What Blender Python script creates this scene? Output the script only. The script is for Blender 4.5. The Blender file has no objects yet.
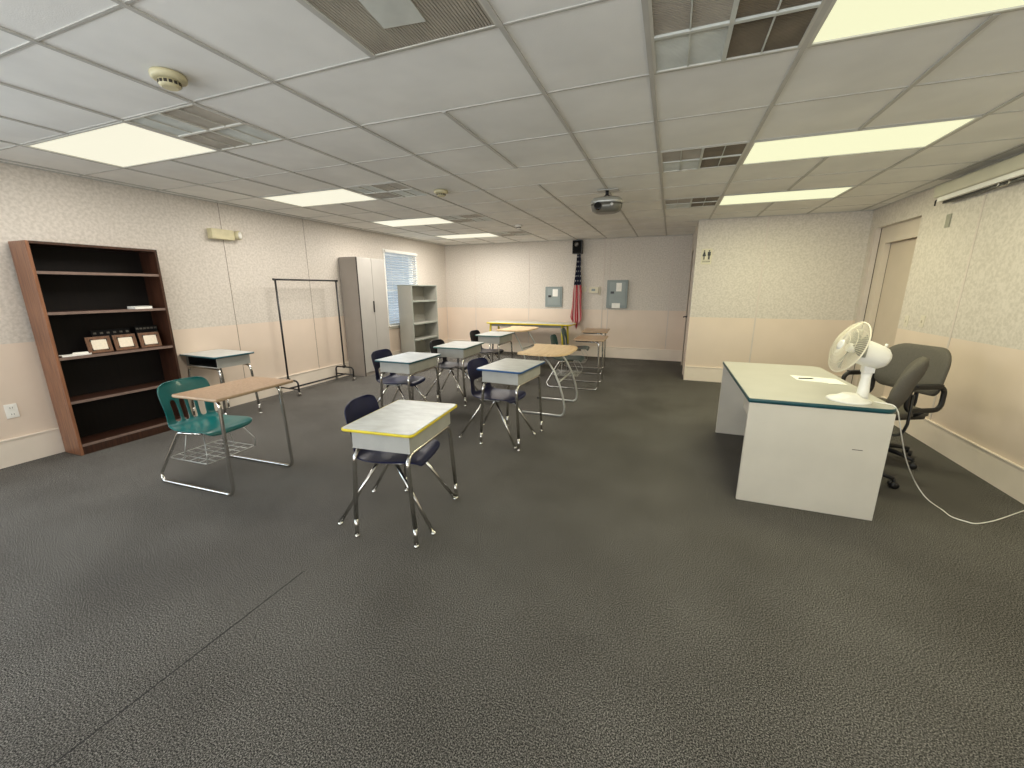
import bpy, bmesh, math, random
from mathutils import Vector, Matrix
random.seed(7)
S = bpy.context.scene
COL = S.collection
PI = math.pi

# ------------------------------------------------------------------ materials
def lin(c):
    return tuple(((v/255)/12.92 if v/255 <= .04045 else ((v/255+.055)/1.055)**2.4) for v in c)

def newmat(name):
    m = bpy.data.materials.new(name); m.use_nodes = True
    nt = m.node_tree; b = nt.nodes['Principled BSDF']
    return m, nt, b

def mat(name, rgb, rough=.5, metal=0., spec=.5, var=0., scale=20., bump=0., bscale=None, rgb2=None, stretch=None, detail=3., coat=0., lo=.35, hi=.65):
    """procedural material: base colour (sRGB 0-255) broken up by noise, optional bump"""
    m, nt, b = newmat(name)
    b.inputs['Roughness'].default_value = rough
    b.inputs['Metallic'].default_value = metal
    b.inputs['Specular IOR Level'].default_value = spec
    if coat: b.inputs['Coat Weight'].default_value = coat
    c = lin(rgb)
    tc = nt.nodes.new('ShaderNodeTexCoord'); mp = nt.nodes.new('ShaderNodeMapping')
    nt.links.new(tc.outputs['Object'], mp.inputs['Vector'])
    if stretch: mp.inputs['Scale'].default_value = stretch
    nz = nt.nodes.new('ShaderNodeTexNoise'); nz.inputs['Scale'].default_value = scale; nz.inputs['Detail'].default_value = detail
    nt.links.new(mp.outputs['Vector'], nz.inputs['Vector'])
    rp = nt.nodes.new('ShaderNodeValToRGB')
    c2 = lin(rgb2) if rgb2 else tuple(min(1, v*(1+var)) for v in c)
    c1 = c if rgb2 else tuple(v*(1-var) for v in c)
    rp.color_ramp.elements[0].position = lo; rp.color_ramp.elements[0].color = (*c1, 1)
    rp.color_ramp.elements[1].position = hi; rp.color_ramp.elements[1].color = (*c2, 1)
    nt.links.new(nz.outputs['Fac'], rp.inputs['Fac'])
    nt.links.new(rp.outputs['Color'], b.inputs['Base Color'])
    if bump:
        nb = nt.nodes.new('ShaderNodeTexNoise'); nb.inputs['Scale'].default_value = bscale or scale; nb.inputs['Detail'].default_value = 3
        nt.links.new(mp.outputs['Vector'], nb.inputs['Vector'])
        bp = nt.nodes.new('ShaderNodeBump'); bp.inputs['Strength'].default_value = bump; bp.inputs['Distance'].default_value = .003
        nt.links.new(nb.outputs['Fac'], bp.inputs['Height']); nt.links.new(bp.outputs['Normal'], b.inputs['Normal'])
    return m

def emis(name, rgb, strength):
    m, nt, b = newmat(name)
    b.inputs['Base Color'].default_value = (.05,.05,.045,1)
    b.inputs['Emission Color'].default_value = (*lin(rgb), 1)
    b.inputs['Emission Strength'].default_value = strength
    return m

M = {}
M['wall_up'] = mat('patterned_vinyl_wall', (195,187,175), .55, var=0, scale=40, rgb2=(213,205,194), bump=.10, bscale=60, detail=9, lo=.36, hi=.62)
M['wall_low'] = mat('beige_vinyl_wainscot', (219,202,184), .5, var=.02, scale=3, bump=.05, bscale=60)
M['base'] = mat('painted_baseboard', (229,217,201), .45, var=.03, scale=4)
M['batten'] = mat('wall_batten', (205,194,184), .5, var=.04, scale=8)
M['tile'] = mat('ceiling_tile', (234,233,228), .9, var=.05, scale=2.2, bump=.22, bscale=190, spec=.1)
M['tbar'] = mat('ceiling_grid_metal', (186,184,177), .5, var=.05, scale=6)
M['tframe'] = mat('white_enamel', (200,198,188), .4, var=.03, scale=8)
M['diff_l'] = emis('lit_diffuser_cool', (254,250,226), .93)
M['diff_r'] = emis('lit_diffuser_warm', (252,252,208), .95)
M['grille'] = mat('dusty_grille', (168,160,146), .6, var=.12, scale=5)
M['grille_d'] = mat('dark_grille', (112,101,84), .6, var=.25, scale=5)
M['grille_l'] = mat('pale_grille', (200,202,194), .6, var=.1, scale=6)
M['void'] = mat('duct_dark', (52,46,40), .9, var=.2, scale=6)
M['walnut'] = mat('walnut_veneer', (46,26,17), .38, rgb2=(68,40,27), scale=7, stretch=(9,9,.6), detail=5, coat=.15)  # bookcase walnut darkened for the shade inside
M['walnut_side'] = mat('walnut_side_veneer', (112,72,50), .38, rgb2=(146,100,72), scale=7, stretch=(9,9,.6), detail=5, coat=.15)  # same walnut, lightened where the outer side catches light
M['walnut_in'] = mat('walnut_back_panel', (13,9,8), .6, spec=.25, rgb2=(20,13,10), scale=7, stretch=(9,9,.6), detail=5)  # near black, shade between the shelves taken into the colour
M['shelf_edge'] = mat('shelf_edge_band', (122,102,92), .4, var=.1, scale=20)
M['chrome'] = mat('chrome_tube', (205,203,198), .18, 1., var=.05, scale=12)
M['steel_d'] = mat('worn_steel', (150,146,138), .32, .9, var=.12, scale=25)
M['black'] = mat('black_enamel', (22,21,22), .35, var=.1, scale=20)
M['plastic_k'] = mat('black_plastic', (26,25,25), .45, var=.1, scale=30)
M['navy'] = mat('navy_plastic', (18,24,62), .42, spec=.35, var=.08, scale=30, bump=.08, bscale=300)
M['black_shell'] = mat('black_blue_plastic', (16,18,32), .45, spec=.3, var=.08, scale=30)
M['teal'] = mat('teal_plastic', (5,94,92), .28, var=.07, scale=25, bump=.05, bscale=300, coat=.2)
M['teal_dk'] = mat('dark_green_plastic', (16,66,64), .35, var=.07, scale=25)
M['boxmetal'] = mat('grey_desk_box', (168,167,160), .45, var=.05, scale=10)
M['lam'] = mat('grey_white_laminate', (180,183,180), .3, rgb2=(199,203,200), scale=9, detail=8, stretch=(1,2.2,1))
M['lam_cool'] = mat('pale_blue_laminate', (190,196,200), .3, rgb2=(208,213,215), scale=9, detail=8)
M['e_yellow'] = mat('yellow_edge_band', (214,194,38), .4, var=.07, scale=10)
M['e_teal'] = mat('teal_edge_band', (24,78,88), .4, var=.07, scale=10)
M['e_blue'] = mat('blue_edge_band', (28,80,132), .4, var=.07, scale=10)
M['e_green'] = mat('green_edge_band', (50,98,92), .4, var=.07, scale=10)
M['e_deskteal'] = mat('dark_teal_edge_band', (10,66,72), .35, var=.07, scale=10)
M['brown_top'] = mat('brown_speckled_laminate', (150,120,92), .35, rgb2=(170,140,112), scale=60, detail=4)
M['brown_edge'] = mat('tan_edge_band', (176,150,120), .4, var=.06, scale=20)
M['maple'] = mat('maple_laminate', (222,188,140), .33, rgb2=(238,208,162), scale=5, stretch=(8,.8,1), detail=5)
M['silver'] = mat('silver_paint', (188,188,182), .35, .6, var=.05, scale=15)
M['cab_side'] = mat('taupe_metal', (146,138,129), .45, var=.03, scale=5)
M['cab_door'] = mat('pale_grey_metal', (166,162,155), .42, var=.025, scale=5)
M['shelf_g'] = mat('grey_shelf_metal', (158,156,146), .45, var=.03, scale=6)
M['shelf_trim'] = mat('green_grey_shelf_lip', (140,146,136), .45, var=.05, scale=6)
M['blind'] = mat('blind_slat', (222,228,232), .5, var=.03, scale=5)
M['white'] = mat('white_plastic', (236,234,226), .35, var=.02, scale=10)
M['paper'] = mat('white_paper', (240,238,230), .7, var=.03, scale=15)
M['yellowed'] = mat('yellowed_plastic', (200,191,154), .45, var=.07, scale=14)
M['cream_wire'] = mat('cream_wire', (232,224,200), .4, var=.02, scale=30)
M['deskbody'] = mat('putty_laminate', (203,197,183), .45, var=.03, scale=4)
M['desktop'] = mat('putty_desk_laminate', (184,182,172), .35, var=.03, scale=5)
M['fabric'] = mat('grey_tweed', (98,94,86), .95, var=.22, scale=260, bump=.4, bscale=260, spec=.1)
M['panelgrey'] = mat('grey_panel_paint', (130,140,138), .45, var=.03, scale=6)
M['paneldoor'] = mat('grey_panel_door', (142,151,148), .42, var=.03, scale=6)
M['door'] = mat('beige_door', (198,184,166), .4, var=.02, scale=4)
M['doorframe'] = mat('beige_door_frame', (208,196,180), .4, var=.02, scale=4)
M['screen_case'] = mat('screen_case_paint', (196,192,172), .4, var=.03, scale=6)
M['brass'] = mat('gold_plate', (206,186,140), .35, .4, var=.1, scale=40)
M['plaque'] = mat('plaque_wood', (96,66,48), .4, rgb2=(122,88,66), scale=12, stretch=(1,6,1))
M['plaque_in'] = mat('plaque_parchment', (236,224,202), .5, var=.05, scale=60)
M['red'] = mat('flag_red', (158,24,36), .8, var=.06, scale=60)
M['flagwhite'] = mat('flag_white', (222,208,204), .8, var=.05, scale=60)
M['flagblue'] = mat('flag_blue', (20,24,52), .8, var=.08, scale=60)
M['signcream'] = mat('sign_cream', (210,203,178), .5, var=.02, scale=20)
M['lens'] = mat('dark_lens', (14,13,14), .08, var=.1, scale=20)
M['joint'] = mat('panel_joint', (128,116,104), .8, var=.1, scale=9)
M['plate_cream'] = mat('cream_plate', (210,202,184), .4, var=.02, scale=10)
M['liner'] = mat('dark_desk_liner', (30,29,28), .6, var=.1, scale=20)  # dark tone standing for the shade in the book box
M['tv_y'] = mat('mellow_yellow_leg', (216,198,60), .4, var=.05, scale=20)
M['greybox'] = mat('grey_plate', (150,148,132), .5, var=.04, scale=20)

# carpet
def carpet():
    m, nt, b = newmat('charcoal_carpet')
    b.inputs['Roughness'].default_value = .95; b.inputs['Specular IOR Level'].default_value = .12
    tc = nt.nodes.new('ShaderNodeTexCoord')
    n1 = nt.nodes.new('ShaderNodeTexNoise'); n1.inputs['Scale'].default_value = 195; n1.inputs['Detail'].default_value = 4; n1.inputs['Roughness'].default_value = .8
    n2 = nt.nodes.new('ShaderNodeTexNoise'); n2.inputs['Scale'].default_value = 1.6; n2.inputs['Detail'].default_value = 4
    for n in (n1, n2): nt.links.new(tc.outputs['Object'], n.inputs['Vector'])
    r1 = nt.nodes.new('ShaderNodeValToRGB')
    e = r1.color_ramp.elements; e[0].position = .41; e[0].color = (*lin((22,22,22)), 1); e[1].position = .60; e[1].color = (*lin((150,146,140)), 1)
    mid = r1.color_ramp.elements.new(.5); mid.color = (*lin((76,74,70)), 1)
    nt.links.new(n1.outputs['Fac'], r1.inputs['Fac'])
    r2 = nt.nodes.new('ShaderNodeValToRGB'); e = r2.color_ramp.elements
    e[0].position = .3; e[0].color = (.80,.79,.78,1); e[1].position = .7; e[1].color = (1.08,1.08,1.08,1)
    nt.links.new(n2.outputs['Fac'], r2.inputs['Fac'])
    mx = nt.nodes.new('ShaderNodeMix'); mx.data_type = 'RGBA'; mx.blend_type = 'MULTIPLY'; mx.inputs['Factor'].default_value = 1
    nt.links.new(r1.outputs['Color'], mx.inputs['A']); nt.links.new(r2.outputs['Color'], mx.inputs['B'])
    nt.links.new(mx.outputs['Result'], b.inputs['Base Color'])
    bp = nt.nodes.new('ShaderNodeBump'); bp.inputs['Strength'].default_value = .4; bp.inputs['Distance'].default_value = .004
    nt.links.new(n1.outputs['Fac'], bp.inputs['Height']); nt.links.new(bp.outputs['Normal'], b.inputs['Normal'])
    return m
M['name_metal'] = mat('dull_metal_plate', (92,88,84), .4, .5, var=.15, scale=60)
M['proj_grey'] = mat('projector_grey', (112,110,102), .35, .3, var=.05, scale=15)
M['matte_k'] = mat('matte_black', (13,12,12), .75, spec=.2, var=.1, scale=30)
M['carpet'] = carpet()
M['seam'] = mat('carpet_seam', (58,57,56), .95, spec=0., var=.2, scale=90)

def glass():
    m, nt, b = newmat('window_glass')
    out = nt.nodes['Material Output']; tr = nt.nodes.new('ShaderNodeBsdfTransparent'); gl = nt.nodes.new('ShaderNodeBsdfGlossy')
    gl.inputs['Roughness'].default_value = .03
    mx = nt.nodes.new('ShaderNodeMixShader'); mx.inputs[0].default_value = .08
    nt.links.new(tr.outputs[0], mx.inputs[1]); nt.links.new(gl.outputs[0], mx.inputs[2]); nt.links.new(mx.outputs[0], out.inputs['Surface'])
    return m
M['glass'] = glass()

# ------------------------------------------------------------------ mesh helpers
def BM(): return bmesh.new()

def box(bm, x0, x1, y0, y1, z0, z1, mi=0, bev=0., mtx=None):
    vs = [bm.verts.new(p) for p in ((x0,y0,z0),(x1,y0,z0),(x1,y1,z0),(x0,y1,z0),(x0,y0,z1),(x1,y0,z1),(x1,y1,z1),(x0,y1,z1))]
    fs = [bm.faces.new([vs[i] for i in f]) for f in ((3,2,1,0),(4,5,6,7),(0,1,5,4),(1,2,6,5),(2,3,7,6),(3,0,4,7))]
    for f in fs: f.material_index = mi
    if bev:
        es = list({e for f in fs for e in f.edges})
        r = bmesh.ops.bevel(bm, geom=es, offset=bev, segments=2, affect='EDGES', profile=.6)
        for f in r['faces']: f.material_index = mi
        if mtx is not None:
            vv = {v for f in r['faces'] for v in f.verts} | {v for f in fs if f.is_valid for v in f.verts}
            for v in vv: v.co = mtx @ v.co
    elif mtx is not None:
        for v in vs: v.co = mtx @ v.co

def fillet(pts, rad, seg=5, closed=False):
    pts = [Vector(p) for p in pts]; n = len(pts); out = []
    for i, p in enumerate(pts):
        if not closed and i in (0, n-1): out.append(p); continue
        a = pts[i-1]; c = pts[(i+1) % n]
        d1 = (a-p); d2 = (c-p); l1, l2 = d1.length, d2.length; d1.normalize(); d2.normalize()
        ang = d1.angle(d2)
        if ang > PI-.02: out.append(p); continue
        r = rad[i] if isinstance(rad, (list, tuple)) else rad
        t = min(r/math.tan(ang/2), l1*.48, l2*.48)
        A = p+d1*t; B = p+d2*t; rr = t*math.tan(ang/2)
        cen = p+(d1+d2).normalized()*(rr/math.sin(ang/2))
        va = A-cen; vb = B-cen; om = va.angle(vb)
        for k in range(seg+1):
            f = k/seg
            out.append(cen+(va*math.sin((1-f)*om)+vb*math.sin(f*om))/math.sin(om))
    return out

def tube(bm, pts, r, n=8, mi=0, closed=False, r2=None, flat=1., caps=True):
    pts = [Vector(p) for p in pts]; m = len(pts); rings = []
    T = []
    for i in range(m):
        if closed: t = pts[(i+1) % m]-pts[i-1]
        else: t = pts[min(i+1,m-1)]-pts[max(i-1,0)]
        T.append(t.normalized())
    ref = Vector((0,0,1)) if abs(T[0].z) < .9 else Vector((1,0,0))
    u = T[0].cross(ref).normalized()
    for i in range(m):
        if i: u = (u-T[i]*u.dot(T[i])).normalized()
        v = T[i].cross(u)
        rr = r if r2 is None else r+(r2-r)*i/(m-1)
        rings.append([bm.verts.new(pts[i]+u*math.cos(2*PI*k/n)*rr+v*math.sin(2*PI*k/n)*rr*flat) for k in range(n)])
    for i in range(m if closed else m-1):
        A, B = rings[i], rings[(i+1) % m]
        for k in range(n):
            f = bm.faces.new((A[k],A[(k+1)%n],B[(k+1)%n],B[k])); f.material_index = mi; f.smooth = True
    if not closed and caps:
        for R in (list(reversed(rings[0])), rings[-1]):
            f = bm.faces.new(R); f.material_index = mi

def prism(bm, outline, z0, z1, mi=0, bev=0., mi_side=None):
    lo = [bm.verts.new((x,y,z0)) for x,y in outline]; hi = [bm.verts.new((x,y,z1)) for x,y in outline]
    n = len(outline)
    f = bm.faces.new(list(reversed(lo))); f.material_index = mi
    ft = bm.faces.new(hi); ft.material_index = mi
    for k in range(n):
        g = bm.faces.new((lo[k],lo[(k+1)%n],hi[(k+1)%n],hi[k])); g.material_index = mi if mi_side is None else mi_side
    if bev:
        bmesh.ops.bevel(bm, geom=list(ft.edges), offset=bev, segments=2, affect='EDGES')

def rrect(x0, x1, y0, y1, r, seg=4):
    if not isinstance(r, (list,tuple)): r = [r]*4
    out = []
    for (cx, cy, a0, rr) in ((x1-r[0],y0+r[0],-90,r[0]),(x1-r[1],y1-r[1],0,r[1]),(x0+r[2],y1-r[2],90,r[2]),(x0+r[3],y0+r[3],180,r[3])):
        if rr < 1e-4: out.append((cx,cy)); continue
        for k in range(seg+1):
            a = math.radians(a0+90*k/seg); out.append((cx+rr*math.cos(a), cy+rr*math.sin(a)))
    return out

def lathe(bm, prof, n=24, mi=0, mtx=None, cap=True):
    rings = []
    for r, z in prof:
        ring = []
        for k in range(n):
            p = Vector((r*math.cos(2*PI*k/n), r*math.sin(2*PI*k/n), z))
            ring.append(bm.verts.new(mtx @ p if mtx is not None else p))
        rings.append(ring)
    for A, B in zip(rings, rings[1:]):
        for k in range(n):
            f = bm.faces.new((A[k],A[(k+1)%n],B[(k+1)%n],B[k])); f.smooth = True; f.material_index = mi
    if cap:
        f = bm.faces.new(list(reversed(rings[0]))); f.material_index = mi
        f = bm.faces.new(rings[-1]); f.material_index = mi

def slab(bm, outline, t, dome, mtx, mi=0, nin=3):
    """padded cushion: outline in xy, thickness t, domed both sides, transformed by mtx"""
    cx = sum(p[0] for p in outline)/len(outline); cy = sum(p[1] for p in outline)/len(outline)
    layers = [(.45,-t/2-dome),(.80,-t/2-dome*.7),(.95,-t/2),(1.,-t*.25),(1.,t*.25),(.95,t/2),(.80,t/2+dome*.7),(.45,t/2+dome)]
    rings = [[bm.verts.new(mtx @ Vector((cx+(x-cx)*s, cy+(y-cy)*s, z))) for x,y in outline] for s,z in layers]
    n = len(outline)
    for A, B in zip(rings, rings[1:]):
        for k in range(n):
            f = bm.faces.new((A[k],A[(k+1)%n],B[(k+1)%n],B[k])); f.smooth = True; f.material_index = mi
    for R in (list(reversed(rings[0])), rings[-1]):
        f = bm.faces.new(R); f.smooth = True; f.material_index = mi

def obj(name, bm, mats, parent=None, loc=None, rotz=0., **props):
    bmesh.ops.recalc_face_normals(bm, faces=bm.faces[:])
    me = bpy.data.meshes.new(name); bm.to_mesh(me); bm.free()
    for m in (mats if isinstance(mats, (list,tuple)) else [mats]): me.materials.append(M[m] if isinstance(m, str) else m)
    o = bpy.data.objects.new(name, me); COL.objects.link(o)
    if parent is not None: o.parent = parent
    if loc is not None: o.location = loc
    if rotz: o.rotation_euler = (0,0,rotz)
    for k, v in props.items(): o[k] = v
    return o

def thing(name, label, cat, loc=(0,0,0), rotz=0., group=None):
    o = bpy.data.objects.new(name, None); COL.objects.link(o); o.empty_display_size = .1
    o.location = loc; o.rotation_euler = (0,0,rotz); o['label'] = label; o['category'] = cat
    if group: o['group'] = group
    return o

def tag(o, label, cat, group=None):
    o['label'] = label; o['category'] = cat
    if group: o['group'] = group
    return o

def struct(name, bm, mats, parent=None, **k):
    return obj(name, bm, mats, parent, kind='structure', **k)

def dup(o, loc, rotz, label, group=None):
    r = o.copy(); COL.objects.link(r); r.location = loc; r.rotation_euler = (0,0,rotz); r['label'] = label
    if group: r['group'] = group
    def rec(src, dst):
        for ch in list(src.children):
            c = ch.copy(); COL.objects.link(c); c.parent = dst; rec(ch, c)
    rec(o, r)
    return r

def child(o, kind): return [c for c in o.children if c.name.split('.')[0] == kind]
def remat(o, kind, m):
    for c in child(o, kind):
        c.data = c.data.copy(); c.data.materials.clear(); c.data.materials.append(M[m])

def Rz(a): return Matrix.Rotation(a, 4, 'Z')
def T(x, y, z): return Matrix.Translation((x, y, z))

# ------------------------------------------------------------------ room
H = 1.4752; ZC = 2.4834
XL, XR, YF, YB, XB, Y0 = -5.177, 2.438, 8.95, 7.12, .31, -1.6
WZ = 1.03          # wainscot height
BZ = .235          # baseboard height

bm = BM(); box(bm, XL-.2, XR+.5, Y0-.2, YF+.2, -.12, 0); floor = struct('floor', bm, 'carpet')
bm = BM(); box(bm, -1.722, -1.7155, Y0+.02, 1.35, -.001, .0006); struct('trim_1', bm, 'seam')

def wallx(name, x, sx, y0, y1, holes=(), thick=.16):
    """wall in a plane of constant x, outward direction sx; holes = (y0,y1,z0,z1)"""
    bm = BM()
    ys = sorted({y0, y1} | {v for h in holes for v in h[:2]})
    zs = sorted({0, WZ, ZC+.1} | {v for h in holes for v in h[2:]})
    for a, b in zip(ys, ys[1:]):
        for c, d in zip(zs, zs[1:]):
            if any(h[0] <= a and b <= h[1] and h[2] <= c and d <= h[3] for h in holes): continue
            box(bm, min(x, x+sx*thick), max(x, x+sx*thick), a, b, c, d, mi=1 if d <= WZ+1e-6 else 0)
    bmesh.ops.remove_doubles(bm, verts=bm.verts[:], dist=1e-5)
    return struct(name, bm, ['wall_up', 'wall_low'])
def wally(name, y, x0, x1, thick=.16):
    bm = BM()
    box(bm, x0, x1, y, y+thick, 0, WZ, 1); box(bm, x0, x1, y, y+thick, WZ, ZC+.1, 0)
    return struct(name, bm, ['wall_up', 'wall_low'])

WIN = (6.66, 7.66, .74, 2.17)
WIN2 = (-1.2, .75, .80, 2.20)
wallx('wall_left', XL, -1, Y0-.16, YF+.16, [WIN, WIN2])
wally('wall_back', YF, XL, XB)
DOOR = (5.88, 7.04, 0, 2.235)
wallx('wall_right', XR, 1, Y0-.16, YB+.16, [DOOR])
# restroom block: face towards the room and its side with a door
wally('wall_restroom', YB, XB, XR+.3)
DW = (7.62, 8.52, 0, 2.12)
wallx('wall_side', XB, 1, YB+.16, YF+.16, [DW], thick=.14)
FW = [(-4.7, -2.5), (-1.9, .1), (.5, 2.0)]      # unseen windows added behind the camera to brighten the ceiling
bm = BM()
xs = sorted({XL, XR} | {v for a in FW for v in a})
for a, b in zip(xs, xs[1:]):
    for c, d in ((0,.8),(.8,WZ),(WZ,2.2),(2.2,ZC+.1)):
        if (a, b) in FW and .8 <= c and d <= 2.2: continue
        box(bm, a, b, Y0-.16, Y0, c, d, 1 if d <= WZ else 0)
struct('wall_front', bm, ['wall_up','wall_low'])

def base_x(name, x, sx, segs):
    bm = BM()
    for a, b in segs:
        box(bm, min(x, x-sx*.014), max(x, x-sx*.014), a, b, 0, BZ-.012)
        box(bm, min(x, x-sx*.022), max(x, x-sx*.022), a, b, BZ-.014, BZ, bev=.003)
    struct(name, bm, 'base')
def base_y(name, y, segs):
    bm = BM()
    for a, b in segs:
        box(bm, a, b, y-.014, y, 0, BZ-.012); box(bm, a, b, y-.022, y, BZ-.014, BZ, bev=.003)
    struct(name, bm, 'base')
base_x('baseboard_left', XL, -1, [(Y0, YF)])
base_x('baseboard_right', XR, 1, [(Y0, DOOR[0]-.01)])
base_y('baseboard_back', YF, [(XL, XB)])
base_y('baseboard_restroom', YB, [(XB, XR)])

# wall panel battens and border above the wainscot
def batt_x(name, x, sx, ys, w=.02, t=.004, z1=ZC):
    bm = BM()
    for y in ys: box(bm, min(x, x-sx*t), max(x, x-sx*t), y-w/2, y+w/2, BZ, z1)
    struct(name, bm, 'batten')
def batt_y(name, y, xs, w=.03):
    bm = BM()
    for x in xs: box(bm, x-w/2, x+w/2, y-.005, y, BZ, ZC)
    struct(name, bm, 'batten')
def seam_x(name, x, sx, ys):      # narrow dark joints between wall panels
    bm = BM()
    for y in ys: box(bm, min(x, x-sx*.0015), max(x, x-sx*.0015), y-.003, y+.003, BZ, ZC)
    struct(name, bm, 'joint')
seam_x('trim_2', XL, -1, [3.60, 4.83])
batt_y('trim_3', YF, [-4.38, -3.03, -1.36, -1.24, -.02], .018)
batt_y('trim_4', YB, [1.23], .02)
batt_x('trim_5', XR, 1, [4.92, 2.48], .022)
bm = BM(); box(bm, XL, XL+.012, YF-.012, YF, 0, ZC); struct('trim_6', bm, 'batten')

# ------------------------------------------------------------------ ceiling grid
CX = [-5.0667, -4.455, -3.842, -3.23, -2.567, -1.943, -1.327, -.712, -.174, .446, 1.066, 1.676, 2.286]
CX = [XL]+CX+[XR]
RY = [1.124+.6105*k for k in range(-5, 13)]
RY = [Y0]+[y for y in RY if y > Y0+.05]+[YF]
def near(v, L): return min(range(len(L)), key=lambda i: abs(L[i]-v))
cB = near(-.174, CX); r0 = near(2.345, RY); 
def cell(c, r): return CX[cB+c], CX[cB+c+1], RY[r0+r], RY[r0+r+1]
skip = set(); lights = []; vents = []
for r in (-1, 2, 5, 8):
    for c in (-7, 1):
        if c == 1 and r > 5: continue
        lights.append((c, r)); skip |= {(c, r), (c+1, r)}
for r in (-1, 2, 5, 8):
    vents.append((-5, r)); skip.add((-5, r))
for r in (-1, 2, 5):
    vents.append((0, r)); skip.add((0, r))
skip.add((-2, -2))
merged = {(-3, -1), (-3, 2)}          # double-width tiles
bm = BM(); tb = BM()
for i in range(len(CX)-1):
    for j in range(len(RY)-1):
        c, r = i-cB, j-r0
        if (c, r) in skip: continue
        x0, x1, y0, y1 = CX[i], CX[i+1], RY[j], RY[j+1]
        if (c, r) in merged: x1 = CX[i+2]
        if (c-1, r) in merged: continue
        if x0 > XB-.05 and y0 > YB+.05: continue
        sag = random.uniform(0, .003); dz = ZC+.005
        vs = [bm.verts.new((x, y, dz+random.uniform(-.001,.001))) for x, y in ((x0,y0),(x1,y0),(x1,y1),(x0,y1))]
        m = bm.verts.new(((x0+x1)/2, (y0+y1)/2, dz-sag))
        for k in range(4): bm.faces.new((vs[k], m, vs[(k+1)%4]))
box(bm, XL-.2, XR+.5, Y0-.2, YF+.2, ZC+.16, ZC+.24)
struct('ceiling', bm, 'tile')
TW = .011
for i, x in enumerate(CX[1:-1], 1):
    for j in range(len(RY)-1):
        c, r = i-cB, j-r0
        if (c-1, r) in merged or any((c-1, r) == l for l in lights): continue
        if x > XB and RY[j] > YB: continue
        box(tb, x-TW, x+TW, RY[j], RY[j+1], ZC-.003, ZC+.004)
for j, y in enumerate(RY[1:-1], 1):
    for i in range(len(CX)-1):
        if CX[i] > XB-.05 and y > YB: continue
        box(tb, CX[i]+TW, CX[i+1]-TW, y-.006, y+.006, ZC+.001, ZC+.0062)
# wall angle
for (a, b, c, d) in ((XL,XL+.02,Y0,YF),(XR-.02,XR,Y0,YB),(XL,XB,YF-.02,YF),(XB,XR,YB-.02,YB)):
    box(tb, a, b, c, d, ZC-.004, ZC+.004)
struct('trim_8', tb, 'tbar')

# ------------------------------------------------------------------ fluorescent troffers
names_l = {-1:'large square-looking lit ceiling panel above the brown bookcase', 2:'lit ceiling panel second from the bookcase along the left wall',
           5:'lit ceiling panel above the grey storage cabinet, third along the left wall', 8:'smallest, farthest lit ceiling panel near the far left corner'}
names_r = {-1:'yellowish lit ceiling panel cut off by the top right corner', 2:'long lit ceiling panel above the teacher desk', 5:'lit ceiling panel closest to the restroom sign wall'}
def troffer(c, r):
    x0, x1 = CX[cB+c]+TW, CX[cB+c+2]-TW; y0, y1 = RY[r0+r]+.01, RY[r0+r+1]-.01
    left = c < 0; cx, cy = (x0+x1)/2, (y0+y1)/2
    t = thing('ceiling_light', (names_l if left else names_r)[r], 'ceiling light', (cx, cy, ZC), 0, 'fluorescent ceiling panels')
    w, d = (x1-x0)/2, (y1-y0)/2
    bm = BM(); f = .014
    for a in ((-w,w,-d,-d+f),(-w,w,d-f,d),(-w,-w+f,-d+f,d-f),(w-f,w,-d+f,d-f)): box(bm, *a, -.003, .05)
    box(bm, -w, w, -d, d, .05, .06)
    obj('frame', bm, 'tframe', t)
    bm = BM(); box(bm, -w+f, w-f, -d+f, d-f, .004, .010); obj('diffuser', bm, 'diff_l' if left else 'diff_r', t)
    L = bpy.data.lights.new('fluorescent_tubes', 'AREA'); L.shape = 'RECTANGLE'; L.size = 2*w-.06; L.size_y = 2*d-.06
    L.energy = {-1:25,2:30,5:42,8:62}[r] if left else {-1:21,2:23,5:32}[r]; L.color = (1,.945,.87) if left else (1,.965,.65)
    lo = bpy.data.objects.new('fluorescent_tubes', L); COL.objects.link(lo); lo.parent = t; lo.location = (0,0,-.012)
for c, r in lights: troffer(c, r)

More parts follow.
